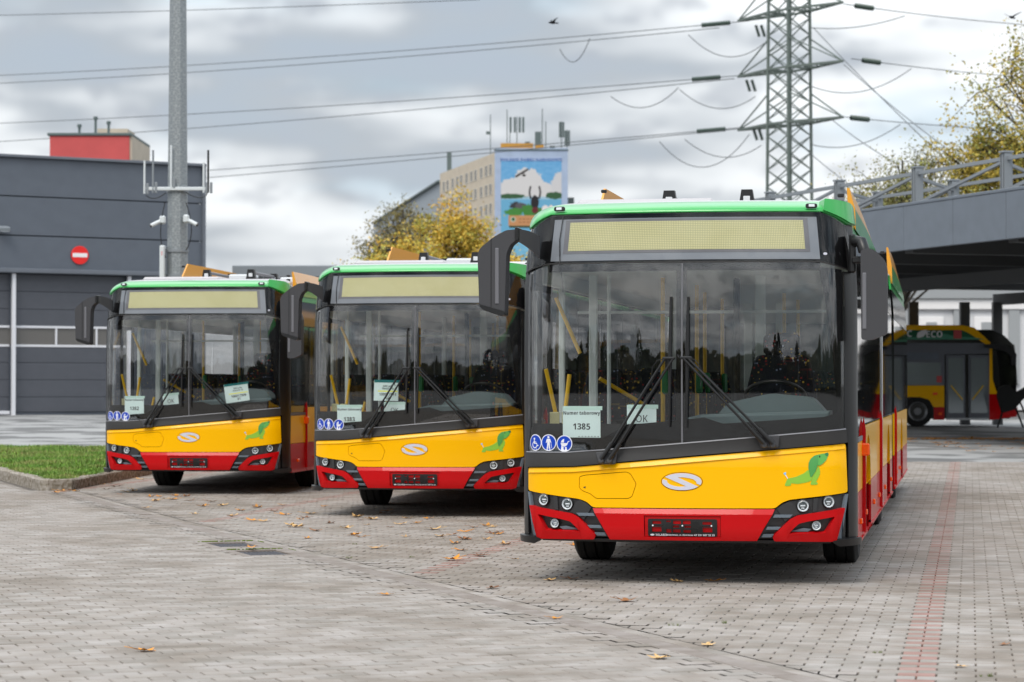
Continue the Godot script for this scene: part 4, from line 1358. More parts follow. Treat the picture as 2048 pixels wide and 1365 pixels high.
func paving() -> void:
	var root := Node3D.new()
	root.name = "pavement"
	add_child(root)
	root.set_meta("kind", "structure")
	var bed := MB.new()
	tri_sheet(bed, -16, 16, 7.0, 46.6, 8, 10, -0.02)
	part("sand_bed", bed, "joint_sand", root)
	var r := RandomNumberGenerator.new()
	r.seed = 77
	var zones := [
		{"a": deg_to_rad(YAW), "ox": 2.03, "od": 12.6, "w": 0.2, "l": 0.135, "side": 1.0},
		{"a": atan(SEAM_K), "ox": SEAM_X, "od": SEAM_D, "w": 0.2, "l": 0.135, "side": -1.0}]
	var stone := func(w: float, l: float) -> ArrayMesh:
		var m := MB.new()
		var h := 0.02
		var e := 0.004
		var top := []
		var mid := []
		for q in [[-1, -1], [1, -1], [1, 1], [-1, 1]]:
			top.append(Vector3(q[0] * (w / 2 - e), 0.0, q[1] * (l / 2 - e)))
			mid.append(Vector3(q[0] * w / 2, -e, q[1] * l / 2))
		m.quad(top[0], top[1], top[2], top[3], Vector3.UP)
		for k in 4:
			var k2 := (k + 1) % 4
			var out: Vector3 = (mid[k] + mid[k2]).normalized()
			m.flat([top[k], top[k2], mid[k2], mid[k]], Vector3(out.x, 0.7, out.z))
			m.flat([mid[k], mid[k2], mid[k2] - Vector3(0, h, 0), mid[k] - Vector3(0, h, 0)], Vector3(out.x, 0.0, out.z))
		return m.mesh()
	var block: ArrayMesh = stone.call(0.191, 0.131)
	var tones := [lin(0.385, 0.352, 0.332), lin(0.41, 0.376, 0.356), lin(0.365, 0.335, 0.316), lin(0.42, 0.388, 0.37), lin(0.345, 0.32, 0.30), lin(0.395, 0.364, 0.347)]
	var all := []
	var cut := MB.new()
	cut.tinted = true
	for zi in 2:
		var z: Dictionary = zones[zi]
		var ca := cos(z.a)
		var sa := sin(z.a)
		for row in range(-60, 300):
			for col in range(-110, 110):
				var u: float = (col + (0.5 if row % 2 != 0 else 0.0)) * z.w
				var w: float = row * z.l
				var x: float = z.ox + u * ca + w * sa
				var d: float = z.od - u * sa + w * ca
				if d < 9.5 or d > 46.2 or absf(x) > 0.235 * d + 2.2:
					continue
				var in_grate := false
				for gc in [Vector2(-2.60, 23.5), Vector2(-2.20, 22.35)]:
					var gv: Vector2 = Vector2(x, d) - gc
					var gl := Vector2(SEAM_K, 1.0).normalized()
					if absf(gv.dot(gl)) < 0.44 and absf(gv.dot(Vector2(gl.y, -gl.x))) < 0.33:
						in_grate = true
				if in_grate:
					continue
				# the island takes its corner out
				if d > 34.6 and seam_side(x, d) > -0.45 and x < -6.35 + 0.075 * (d - 34.7):
					continue
				var clear: float = seam_side(x, d) * z.side - (0.075 if zi == 0 else 0.075) - (0.105 if zi == 0 else 0.0)
				if clear < -0.13:
					continue
				var red: bool = zi == 0 and row % 2 == 0 and posmod(col, 20) == 0
				var tone := r.randi_range(0, 5)
				var y := rise(x, d) + r.randf_range(-0.0022, 0.0022)
				var basis := Basis(Vector3.UP, -z.a) * Basis(Vector3.RIGHT, r.randf_range(-0.010, 0.010)) * Basis(Vector3.FORWARD, r.randf_range(-0.008, 0.008))
				var tf := Transform3D(basis, at_depth(x, y, d))
				if clear < 0.13:
					# cut to fit along the kerb line
					var poly := PackedVector2Array()
					for q in [[-0.0945, -0.065], [0.0945, -0.065], [0.0945, 0.065], [-0.0945, 0.065]]:
						poly.append(Vector2(x + q[0] * ca + q[1] * sa, d - q[0] * sa + q[1] * ca))
					var edge: float = (0.080 + (0.105 if zi == 0 else 0.0)) * z.side
					var ld := Vector2(SEAM_K, 1.0).normalized()
					var ln := Vector2(ld.y, -ld.x)
					var lp := Vector2(SEAM_X, SEAM_D) + ln * edge
					var big := PackedVector2Array([lp + ld * 80, lp - ld * 80, lp - ld * 80 + ln * 80 * z.side, lp + ld * 80 + ln * 80 * z.side])
					for p in Geometry2D.intersect_polygons(poly, big):
						if p.size() < 3:
							continue
						cut.tint = tones[tone].srgb_to_linear()
						var ids := Geometry2D.triangulate_polygon(p)
						var base := cut.v.size()
						for q in p:
							cut.vert(at_depth(q.x, y, q.y), Vector3.UP)
						for k in range(0, ids.size(), 3):
							cut.tri(base + ids[k], base + ids[k + 1], base + ids[k + 2])
					continue
				all.append([tf, tone, red, d, x])
	# the blocks that show largest become parts of their own, the others one field
	var seen := []
	var rest := []
	for q in all:
		if q[3] > 12.55 and absf(q[4]) < 0.203 * q[3]:
			seen.append(q)
		else:
			rest.append(q)
	seen.sort_custom(func(a, b): return a[3] < b[3])
	for k in seen.size():
		var q: Array = seen[k]
		if k < 300:
			part("paver", block, ("paver_red_%d" % (q[1] % 2)) if q[2] else ("paver_%d" % q[1]), root, q[0].origin, q[0].basis)
		else:
			rest.append(q)
	var mm := MultiMesh.new()
	mm.transform_format = MultiMesh.TRANSFORM_3D
	mm.use_colors = true
	mm.mesh = block
	mm.instance_count = rest.size()
	for k in rest.size():
		var q: Array = rest[k]
		mm.set_instance_transform(k, q[0])
		var c: Color = (M["paver_red_%d" % (q[1] % 2)].albedo_color if q[2] else tones[q[1]])
		mm.set_instance_color(k, c.srgb_to_linear())
	var mi := MultiMeshInstance3D.new()
	mi.name = "paver_field"
	mi.multimesh = mm
	mi.material_override = M.paver_field
	mi.set_meta("kind", "stuff")
	root.add_child(mi)
	var cm := part("cut_pavers", cut, "paver_field", root)
	cm.set_meta("kind", "stuff")
	# flush kerb stones along the seam, and a soldier course beside them
	var ld := Vector2(SEAM_K, 1.0).normalized()
	var ln := Vector2(ld.y, -ld.x)
	var p0 := Vector2(SEAM_X, SEAM_D)
	var kerb := MB.new()
	kerb.box(Vector3(0, -0.04, 0), Vector3(0.145, 0.08, 0.99), 0.006)
	var km := kerb.mesh()
	var soldier: ArrayMesh = stone.call(0.095, 0.194)
	for k in range(-4, 25):
		var c := p0 + ld * (k + 0.37)
		part("kerb_stone", km, "kerb_stone", root, at_depth(c.x, rise(c.x, c.y) + 0.001 + r.randf_range(-0.002, 0.002), c.y), Basis(Vector3.UP, -atan(SEAM_K) + r.randf_range(-0.003, 0.003)))
	var sm := MultiMesh.new()
	sm.transform_format = MultiMesh.TRANSFORM_3D
	sm.use_colors = true
	sm.mesh = soldier
	sm.instance_count = 140
	for k in 140:
		var c := p0 + ld * ((k - 18) * 0.2) + ln * 0.130
		sm.set_instance_transform(k, Transform3D(Basis(Vector3.UP, -atan(SEAM_K)), at_depth(c.x, rise(c.x, c.y) + r.randf_range(-0.002, 0.002), c.y)))
		sm.set_instance_color(k, tones[r.randi_range(0, 5)].srgb_to_linear())
	var smi := MultiMeshInstance3D.new()
	smi.name = "edge_course"
	smi.multimesh = sm
	smi.material_override = M.paver_field
	smi.set_meta("kind", "stuff")
	root.add_child(smi)
	# weeds in the joints along the seam
	var blade := MB.new()
	for k in 6:
		var a := TAU * k / 6.0
		var o := Vector3(cos(a), 0, sin(a)) * 0.006
		blade.flat([o + Vector3(-sin(a), 0, cos(a)) * 0.003, o - Vector3(-sin(a), 0, cos(a)) * 0.003, o * 3.0 + Vector3(0, 0.022 + 0.006 * (k % 3), 0)], Vector3(cos(a), 0.3, sin(a)))
	var wm := MultiMesh.new()
	wm.transform_format = MultiMesh.TRANSFORM_3D
	wm.mesh = blade.mesh()
	wm.instance_count = 35
	for k in 35:
		var tuft := k / 5
		var q := RandomNumberGenerator.new()
		q.seed = 500 + tuft
		var c := p0 + ld * q.randf_range(-2.0, 12.0) + ln * (0.185 + absf(q.randfn()) * 0.35) + Vector2(r.randf_range(-0.03, 0.03), r.randf_range(-0.01, 0.01))
		wm.set_instance_transform(k, Transform3D(Basis(Vector3.UP, r.randf() * TAU).scaled(Vector3.ONE * r.randf_range(0.35, 0.8)), at_depth(c.x, rise(c.x, c.y) - 0.002, c.y)))
	var wi := MultiMeshInstance3D.new()
	wi.name = "joint_weeds"
	wi.multimesh = wm
	wi.material_override = M.moss
	wi.set_meta("kind", "stuff")
	root.add_child(wi)
	# two drain grates beside the flush kerb
	for gi in 2:
		var c: Vector2 = [Vector2(-2.60, 23.5), Vector2(-2.20, 22.35)][gi]
		var t := thing("drain_grate", ["iron drain grate in the paving, the farther one of the pair", "iron drain grate in the paving with an orange leaf on its edge"][gi], "drain", at_depth(c.x, rise(c.x, c.y), c.y), -atan(SEAM_K) + 0.0, "drain grates in the paving")
		var fr := MB.new()
		for e in [-1, 1]:
			fr.box(Vector3(0.265 * e, -0.012, 0), Vector3(0.09, 0.03, 0.86), 0.004)
			fr.box(Vector3(0, -0.013, 0.385 * e), Vector3(0.43, 0.03, 0.09), 0.004)
		part("frame", fr, "kerb_stone", t)
		for k in 11:
			var bar := MB.new()
			bar.box(Vector3(-0.19 + 0.038 * k, -0.022, 0), Vector3(0.018, 0.022, 0.67), 0.003)
			part("bar", bar, "grate_iron", t)
		var pit := MB.new()
		pit.box(Vector3(0, -0.045, 0), Vector3(0.44, 0.012, 0.68))
		part("pit", pit, "dark_gap", t)
		var ms := MB.new()
		for k in 26:
			ms.box(Vector3(-0.25 + 0.02 * k + r.randf_range(-0.01, 0.01), 0.005, -0.44 + r.randf_range(-0.008, 0.008)), Vector3(0.03, 0.012, 0.02) * r.randf_range(0.5, 1.2), 0.003, Basis(Vector3.UP, r.randf() * 3.0))
			if k < 9:
				ms.box(Vector3(0.318 + r.randf_range(-0.006, 0.006), 0.003, -0.43 + 0.03 * k), Vector3(0.016, 0.01, 0.03) * r.randf_range(0.3, 0.9), 0.003, Basis(Vector3.UP, r.randf() * 3.0))
		part("moss", ms, "moss", t)

func island() -> void:
	# raised kerb round the grass: left edge carries on the seam line, right edge runs along the bus bay
	var corner := Vector2(-6.45, 34.75)
	var root := Node3D.new()
	root.name = "grass_island"
	add_child(root)
	root.set_meta("kind", "structure")
	var r := RandomNumberGenerator.new()
	r.seed = 8
	var lines := [[corner, Vector2(-11.97, 50.0)], [corner + Vector2(0.25, 0.1), Vector2(-5.15, 50.0)]]
	for li in 2:
		var a: Vector2 = lines[li][0]
		var b: Vector2 = lines[li][1]
		var n := int(a.distance_to(b))
		var dir := (b - a).normalized()
		for k in n:
			var c := a + dir * (k + 0.5)
			var mb := MB.new()
			mb.box(Vector3(0, 0.04, 0), Vector3(0.16, 0.22, 0.985), 0.02)
			part("kerb_stone", mb, "kerb_stained", root, at_depth(c.x, rise(c.x, c.y) + r.randf_range(-0.004, 0.004), c.y), Basis(Vector3.UP, -atan2(dir.x, dir.y)))
	var cap := MB.new()
	cap.prism([Vector2(-0.10, -0.02), Vector2(0.02, -0.12), Vector2(0.33, 0.02), Vector2(0.33, 0.16), Vector2(0.02, 0.14)], -0.05, 0.152, Transform3D(Basis(Vector3(1, 0, 0), Vector3(0, 0, -1), Vector3(0, 1, 0)), at_depth(corner.x, rise(corner.x, corner.y), corner.y)), 0.015)
	part("kerb_stone", cap, "kerb_stained", root)
	var soil := MB.new()
	for j in 10:
		var t0 := j / 10.0
		var t1 := (j + 1) / 10.0
		var P := []
		for q in [[0, t0], [1, t0], [1, t1], [0, t1]]:
			var p: Vector2 = lines[q[0]][0].lerp(lines[q[0]][1], q[1])
			P.append(at_depth(p.x, rise(p.x, p.y) + 0.11, p.y))
		soil.flat(P, Vector3.UP)
	part("soil", soil, "soil", root)
	# grass
	var tuft := MB.new()
	tuft.tinted = true
	for k in 7:
		var a := TAU * k / 7.0 + 0.3 * (k % 3)
		var lean := 0.25 + 0.12 * (k % 4)
		var side := Vector3(-sin(a), 0, cos(a)) * 0.006
		var tip := Vector3(cos(a) * lean, 1.0, sin(a) * lean) * (0.06 + 0.02 * (k % 3))
		var o := Vector3(cos(a), 0, sin(a)) * 0.02
		tuft.tint = Color(0.8 + 0.07 * (k % 4), 0.9 + 0.05 * (k % 3), 0.8)
		tuft.flat([o - side, o + side, o + tip * 0.6 + side * 0.7, o + tip * 0.6 - side * 0.7], Vector3(cos(a), 0.5, sin(a)))
		tuft.flat([o + tip * 0.6 + side * 0.7, o + tip, o + tip * 0.6 - side * 0.7], Vector3(cos(a), 0.5, sin(a)))
	var mm := MultiMesh.new()
	mm.transform_format = MultiMesh.TRANSFORM_3D
	mm.use_colors = true
	mm.mesh = tuft.mesh()
	var place := []
	var f := FastNoiseLite.new()
	f.seed = 12
	f.frequency = 0.5
	for k in 26000:
		var t := pow(r.randf(), 0.7)
		var p: Vector2 = lines[0][0].lerp(lines[0][1], t).lerp(lines[1][0].lerp(lines[1][1], t), r.randf_range(0.01, 0.99))
		var q := f.get_noise_2d(p.x * 1.5, p.y)
		if q < -0.12 and r.randf() < 0.88:
			continue
		var dry := clampf(0.55 + 1.6 * f.get_noise_2d(p.x * 1.3 + 40, p.y), 0, 1)
		var col := Color(0.13, 0.25, 0.035).lerp(Color(0.36, 0.31, 0.13), dry * r.randf_range(0.3, 1.0))
		if r.randf() < 0.15:
			col = Color(0.24, 0.42, 0.05)
		place.append([Transform3D(Basis(Vector3.UP, r.randf() * TAU).scaled(Vector3(1, 0.7, 1) * r.randf_range(0.6, 1.3)), at_depth(p.x, rise(p.x, p.y) + 0.108, p.y)), col])
	mm.instance_count = place.size()
	for k in place.size():
		mm.set_instance_transform(k, place[k][0])
		mm.set_instance_color(k, place[k][1])
	var g := MultiMeshInstance3D.new()
	g.name = "grass"
	g.multimesh = mm
	g.material_override = M.grass_blade
	g.set_meta("kind", "stuff")
	g.set_meta("label", "short green grass inside the raised kerb")
	root.add_child(g)

# ---------------------------------------------------------------- hall, flats, mast, pylon, canopy, far bus, trees
func seg_box(mb: MB, a: Vector3, b: Vector3, w: float, h := -1.0) -> void:       # a square bar from a to b
	if h < 0:
		h = w
	var d := (b - a).normalized()
	var x := Vector3.UP.cross(d)
	if x.length() < 0.05:
		x = Vector3.RIGHT
	x = x.normalized()
	mb.box((a + b) * 0.5, Vector3(w, h, a.distance_to(b)), 0.0, Basis(x, d.cross(x), d))

func bar(called: String, a: Vector3, b: Vector3, w: float, material, parent: Node) -> void:
	var mb := MB.new()
	seg_box(mb, a, b, w)
	part(called, mb, material, parent)

func backdrop() -> void:
	hall()
	mast()
	red_block()
	flats()
	low_shed()
	canopy()
	far_building()
	eco_bus()
	pylon()
	trees()
	rear_trees()

func hall() -> void:
	var o := Vector3(-18.05, 0, -88.0)
	var dir := Vector3(0.8567, 0, -0.5158)
	var back := Vector3(-0.5158, 0, -0.8567)
	var t := thing("depot_hall", "dark grey metal clad depot hall with roller door at the left edge", "building", o, atan2(-dir.z, dir.x))
	# local x along the wall, z towards the viewer
	var g := 0.45
	var seams := [[g, 5.62], [5.66, 6.83], [6.87, 8.22], [8.26, 9.60]]
	for k in 4:
		var y0: float = seams[k][0]
		var y1: float = seams[k][1]
		if k == 0:
			for w in [[-30.0, -4.2], [-3.9, -3.6], [4.9, 7.75]]:
				var mb := MB.new()
				mb.box(Vector3((w[0] + w[1]) / 2, (y0 + y1) / 2, -0.15), Vector3(w[1] - w[0], y1 - y0, 0.3), 0.01)
				part("wall_panel", mb, "hall_panel", t)
		else:
			var mb := MB.new()
			mb.box(Vector3(-11.15, (y0 + y1) / 2, -0.15), Vector3(37.8, y1 - y0, 0.3), 0.008)
			part("wall_panel", mb, "hall_panel", t)
	var core := MB.new()
	core.box(Vector3(-11.16, 5.0, -10.2), Vector3(37.8, 9.1, 19.9))
	part("core", core, "hall_panel", t)
	var cap := MB.new()
	cap.box(Vector3(-11.15, 9.66, -10.0), Vector3(38.0, 0.10, 20.3), 0.01)
	part("roof_edge", cap, "hall_flash", t)
	var fl := MB.new()
	fl.box(Vector3(7.78, 5.0, -0.02), Vector3(0.10, 9.2, 0.32), 0.01)
	part("corner_flashing", fl, "hall_flash", t)
	var lint := MB.new()
	lint.box(Vector3(-1.0, 5.60, 0.10), Vector3(17.4, 0.16, 0.28), 0.02)
	part("lintel", lint, "hall_flash", t)
	# sectional doors, with a strip of panes
	for dx in [[0.60, 4.8], [-3.9, 0.42]]:
		var lows := [0.52, 1.13, 1.74, 2.35, 2.98, 3.62, 4.25, 4.88]
		var door := Node3D.new()
		door.name = "sectional_door"
		t.add_child(door, true)
		for k in 8:
			if k == 4:
				continue
			var y0: float = lows[k] + (0.08 if k == 0 else 0.0)
			var y1: float = lows[k + 1] if k < 7 else 5.50
			var mb := MB.new()
			mb.box(Vector3((dx[0] + dx[1]) / 2, (y0 + y1) / 2, -0.22), Vector3(dx[1] - dx[0], y1 - y0 - 0.012, 0.06), 0.008)
			part("door_section", mb, "door_panel", door)
		for y in [2.95, 3.62]:
			var mb := MB.new()
			mb.box(Vector3((dx[0] + dx[1]) / 2, y, -0.19), Vector3(dx[1] - dx[0], 0.08, 0.05), 0.006)
			part("window_rail", mb, "door_frame", door)
		var x: float = dx[0]
		while x < dx[1]:
			var mb := MB.new()
			mb.box(Vector3(x + 0.035, 3.285, -0.195), Vector3(0.07, 0.585, 0.05), 0.006)
			part("window_post", mb, "door_frame", door)
			var gl := MB.new()
			gl.box(Vector3(x + 0.80, 3.285, -0.225), Vector3(1.44, 0.585, 0.02))
			part("window_pane", gl, "dull_pane", door)
			x += 1.53
	for x in [0.50, -4.05, 4.86]:
		var mb := MB.new()
		mb.box(Vector3(x, 2.95, 0.02), Vector3(0.13, 5.1, 0.14), 0.01)
		part("door_jamb", mb, "door_frame", t)
	var sill := MB.new()
	sill.box(Vector3(-1.75, 0.58, -0.10), Vector3(4.3, 0.12, 0.1), 0.01)
	part("door_sill", sill, "door_frame", t)
	var sg := thing("no_entry_sign", "round red no entry sign with white bar on the grey hall wall", "sign", o + dir * 2.96 + Vector3(0, 6.21, 0), atan2(-dir.z, dir.x))
	var disc := MB.new()
	disc.lathe([Vector2(0.0, -0.0), Vector2(0.33, 0.0), Vector2(0.33, 0.03), Vector2(0.32, 0.035), Vector2(0.0, 0.035)], Transform3D(Basis(Vector3(1, 0, 0), Vector3(0, 0, 1), Vector3(0, -1, 0)), Vector3(0, 0, 0.02)), 40)
	part("disc", disc, "sign_red", sg)
	var wb := MB.new()
	wb.box(Vector3(0, 0, 0.058), Vector3(0.55, 0.145, 0.008), 0.002)
	part("bar", wb, "sign_white", sg)
	var lp := thing("wall_lamp", "small pale floodlight on the hall wall at the left edge", "lamp", o + dir * 0.05 + Vector3(0, 7.06, 0), atan2(-dir.z, dir.x))
	var lb := MB.new()
	lb.box(Vector3(0, 0, 0.2), Vector3(0.42, 0.16, 0.34), 0.03, Basis(Vector3.RIGHT, 0.2))
	part("housing", lb, "steel_grey", lp)
	lb = MB.new()
	lb.box(Vector3(0, -0.088, 0.2), Vector3(0.34, 0.02, 0.26), 0.004, Basis(Vector3.RIGHT, 0.2))
	part("lens", lb, "lens_white", lp)

func mast() -> void:
	var d := 50.0
	var t := thing("steel_mast", "tall galvanised steel mast rising behind the farthest trolleybus", "mast", at_depth(-6.70, rise(-6.7, d), d))
	var pole := MB.new()
	var y0 := 0.0
	for k in 8:
		var a0 := TAU * (k + 0.5) / 8
		var a1 := TAU * (k + 1.5) / 8
		var r0 := 0.245
		var r1 := 0.145
		pole.flat([Vector3(r0 * cos(a0), 0, r0 * sin(a0)), Vector3(r0 * cos(a1), 0, r0 * sin(a1)), Vector3(r1 * cos(a1), 12.5, r1 * sin(a1)), Vector3(r1 * cos(a0), 12.5, r1 * sin(a0))], Vector3(cos(a0 + 0.39), 0, sin(a0 + 0.39)))
	part("shaft", pole, "zinc", t)
	for y in [5.25, 4.05, 3.55]:
		var b := MB.new()
		b.lathe([Vector2(0.225, -0.03), Vector2(0.225, 0.03), Vector2(0.2, 0.032)], Transform3D(Basis(), Vector3(0, y, 0)), 16)
		part("clamp_band", b, "steel_grey", t)
	var rail := MB.new()
	rail.box(Vector3(0, 5.28, 0.22), Vector3(1.20, 0.07, 0.07), 0.01)
	part("antenna_bracket", rail, "camera_white", t)
	# rod antennas on the bracket
	for a in [[-0.63, 5.18, 5.84, "camera_white"], [-0.46, 5.2, 6.05, "steel_grey"], [-0.10, 5.3, 6.15, "camera_white"], [0.55, 5.2, 5.8, "camera_white"], [0.64, 5.2, 6.05, "satin_black"]]:
		var an := thing("rod_antenna", "%s rod antenna on the mast bracket, %s" % ["dark" if a[3] == "satin_black" else "pale", ["leftmost", "second from the left", "in front of the shaft", "second from the right", "rightmost"][[-0.63, -0.46, -0.10, 0.55, 0.64].find(a[0])]], "antenna", t.position + Vector3(a[0], a[1], 0.24), 0.0, "rod antennas on the mast")
		var mb := MB.new()
		mb.tube([Vector3(0, 0, 0), Vector3(0, a[2] - a[1], 0)], 0.022, 8)
		part("rod", mb, a[3], an)
		mb = MB.new()
		mb.box(Vector3(0.06, 0.10, 0), Vector3(0.05, 0.22, 0.05), 0.01)
		part("socket", mb, "steel_grey", an)
	for c in [[-0.34, 4.60, -1.0], [0.27, 4.62, 1.0]]:
		var cam := thing("security_camera", "white security camera on the mast, pointing %s" % ("left" if c[2] < 0 else "right"), "camera", t.position + Vector3(c[0], c[1], 0.22), 0.0, "security cameras on the mast")
		var mb := MB.new()
		mb.tube([Vector3(-0.02 * c[2], 0.03, 0), Vector3(0.15 * c[2], -0.06, 0.05)], 0.042, 12)
		part("body", mb, "camera_white", cam)
		mb = MB.new()
		mb.tube([Vector3(0.15 * c[2], -0.06, 0.05), Vector3(0.17 * c[2], -0.07, 0.055)], 0.036, 12)
		part("lens", mb, "gloss_black", cam)
		mb = MB.new()
		mb.box(Vector3(-0.07 * c[2], 0.06, -0.02), Vector3(0.12, 0.17, 0.12), 0.03)
		part("mount", mb, "camera_white", cam)
	var bx := thing("antenna_box", "flat white antenna box strapped to the left of the mast", "box", t.position + Vector3(-0.27, 3.40, 0.16))
	var mb2 := MB.new()
	mb2.box(Vector3(0, 0.35, 0), Vector3(0.10, 0.80, 0.28), 0.02)
	part("case", mb2, "camera_white", bx)
	for k in 3:
		mb2 = MB.new()
		mb2.box(Vector3(0, 0.62 - 0.03 * k, 0.142), Vector3(0.03, 0.008, 0.004))
		part("mark", mb2, "sign_red", bx)
	for w in [[-0.22, 5.0, -0.40, 4.3, -0.2, 3.9], [0.2, 5.0, 0.42, 4.4, 0.2, 4.05], [-0.2, 5.2, -0.45, 5.0, -0.60, 5.15], [0.2, 5.2, 0.55, 5.0, 0.63, 5.2]]:
		var cb := MB.new()
		var pts := []
		for k in 9:
			var q := k / 8.0
			pts.append(Vector3(w[0], w[1], 0.24) * (1 - q) * (1 - q) + Vector3(w[2], w[3], 0.24) * 2 * q * (1 - q) + Vector3(w[4], w[5], 0.24) * q * q)
		cb.tube(pts, 0.010, 5)
		part("cable", cb, "satin_black", t)

func windows_on(wall: Node, frame: Transform3D, xs: Array, ys: Array, w: float, h: float) -> void:
	var fm := MB.new()
	for e in [-1, 1]:
		fm.box(Vector3(e * (w / 2 - 0.04), 0, 0.02), Vector3(0.08, h, 0.10))
		fm.box(Vector3(0, e * (h / 2 - 0.04), 0.02), Vector3(w - 0.16, 0.08, 0.10))
	fm.box(Vector3(0, 0, 0.02), Vector3(0.07, h - 0.16, 0.09))
	var fmesh := fm.mesh()
	var pm := MB.new()
	pm.box(Vector3.ZERO, Vector3(w - 0.16, h - 0.16, 0.05))
	var pmesh := pm.mesh()
	for x in xs:
		for y in ys:
			var o := part("window", fmesh, "far_frame", wall, frame * Vector3(x, y, 0.0), frame.basis)
			part("pane", pmesh, "far_pane", o)

func flats() -> void:
	# gable with a mural towards the yard; the long side runs away to the left
	var t := thing("apartment_block", "tall cream apartment block with a nature mural painted on its gable", "building", at_depth(2.7, 0, 350))
	var side := Vector3(-0.2425, 0, -0.9701)
	var body := MB.new()
	var H := 34.4
	var L := Vector3(-5.08, 0, 0)
	var R := Vector3(5.08, 0, 0)
	var N := 36.0
	var F := [L, R, R + side * N, L + side * N]
	for k in 4:
		var a: Vector3 = F[k]
		var b: Vector3 = F[(k + 1) % 4]
		body.flat([a, b, b + Vector3(0, H, 0), a + Vector3(0, H, 0)], (a + b) * 0.5 - (L + R + side * N) * 0.5)
	body.flat([F[0] + Vector3(0, H, 0), F[1] + Vector3(0, H, 0), F[2] + Vector3(0, H, 0), F[3] + Vector3(0, H, 0)], Vector3.UP)
	part("walls", body, "flats_cream", t)
	var gable := MB.new()
	gable.box(Vector3(0, H / 2 + 0.3, 0.15), Vector3(10.25, H + 0.6, 0.28), 0.02)
	part("gable_wall", gable, "flats_blue", t)
	var mural := MB.new()
	mural.quad(Vector3(-4.25, H - 17.0, 0.32), Vector3(4.25, H - 17.0, 0.32), Vector3(4.25, H - 0.6, 0.32), Vector3(-4.25, H - 0.6, 0.32), Vector3(0, 0, 1))
	var m := StandardMaterial3D.new()
	m.resource_name = "mural_print"
	m.albedo_texture = ImageTexture.create_from_image(mural_print())
	m.roughness = 0.85
	var mu := part("mural", mural, m, t)
	mu.set_meta("label", "painted mural of lake, clouds, beetle and wooden sign")
	var mi := text_part("POLSKIE PARKI NARODOWE", 0.43, mat("mural_blue", Color(0.16, 0.34, 0.62), 0.85), t, Vector3(0, H - 1.05, 0.34), Basis(), "Droid Serif", true, 0.02)
	mi.name = "mural_lettering"
	# windows of the long side
	var along_ := Transform3D(Basis(-side, Vector3.UP, (-side).cross(Vector3.UP)), L)
	var xs := []
	for k in 11:
		xs.append(-(2.0 + 3.1 * k + (0.5 if k % 3 == 0 else 0.0)))
	var ys := []
	for k in 11:
		ys.append(H - 2.2 - 2.75 * k)
	windows_on(t, along_, xs, ys, 1.7, 1.6)
	var cor := MB.new()
	cor.box(Vector3(0, H + 0.35, -0.4), Vector3(10.4, 0.16, 1.6))
	part("cornice", cor, "mast_grey", t)
	var ph := MB.new()
	ph.box(Vector3(-2.0, H + 0.9, -5.0), Vector3(4.6, 1.4, 4.0))
	part("roof_house", ph, "roof_ochre", t)
	ph = MB.new()
	ph.box(Vector3(1.2, H + 0.8, -3.0), Vector3(1.2, 1.1, 1.2))
	part("roof_house", ph, "roof_ochre", t)
	ph = MB.new()
	ph.box(Vector3(1.0, H + 1.9, -3.0), Vector3(0.9, 2.6, 0.9))
	part("chimney", ph, "mast_grey", t)
	for c in [[3.0, 1.3], [-0.5, 1.9], [-9.5, 3.0]]:
		ph = MB.new()
		var off: Vector3 = side * 33.0 if c[0] < -9 else Vector3(0, 0, -4)
		ph.box(Vector3(c[0] if c[0] > -9 else -4.3, H + c[1] / 2, 0) + off, Vector3(0.7, c[1], 0.7))
		part("chimney", ph, "mast_grey", t)
	for bl in [[5.45, 18.5], [5.5, 27.5], [5.4, 24.0]]:
		ph = MB.new()
		ph.box(Vector3(bl[0], H - 34.0 + bl[1], -5.0), Vector3(1.2, 0.9, 3.0))
		part("balcony", ph, "mast_grey", t)
	var spots := [[-3.4, 6.4, -6.0], [-3.0, 4.8, -9.0], [1.6, 6.3, -4.0], [2.1, 4.6, -5.0], [-5.9, 7.2, -20.0], [-2.0, 5.2, -4.0], [4.3, 4.4, -3.0], [5.1, 3.2, -3.0]]
	for k in spots.size():
		var p: Array = spots[k]
		var pos: Vector3 = t.position + Vector3(p[0] + p[2] * 0.0, H + 0.3, p[2])
		var an := thing("roof_antenna", ["thin mast antenna above the ochre roof house on the flats", "short mast left of the panel antennas on the flats", "tall thin mast left of the roof chimney", "shorter mast beside the roof chimney", "mast with a small box on the far end of the flats", "cluster of panel antennas above the ochre roof house", "panel antenna near the right corner of the flats roof", "panel antenna overhanging the right corner of the flats roof"][k], "antenna", pos, 0.0, "antennas on the flats roof")
		var mb := MB.new()
		mb.tube([Vector3.ZERO, Vector3(0, p[1], 0)], 0.07, 6)
		part("mast", mb, "mast_grey", an)
		if k in [5, 6, 7]:
			for q in ([-0.9, -0.3, 0.4, 0.9] if k == 5 else [-0.2, 0.25]):
				mb = MB.new()
				mb.box(Vector3(q, p[1] - 1.2, 0.2), Vector3(0.32, 2.2, 0.25), 0.03)
				part("panel", mb, "mast_grey", an)
		if k == 4:
			mb = MB.new()
			mb.box(Vector3(-0.3, 4.5, 0), Vector3(0.7, 0.45, 0.4))
			part("panel", mb, "mast_grey", an)
	# a second, lower block further left
	var t2 := thing("apartment_block", "grey blue apartment block half hidden by the yellow trees", "building", at_depth(-11.5, 0, 400))
	var b2 := MB.new()
	var wdir := Vector3(-16.4, 0, -103.0)
	var P := [Vector3(0, 0, 0), Vector3(9, 0, 0), Vector3(9, 0, 0) + wdir, wdir]
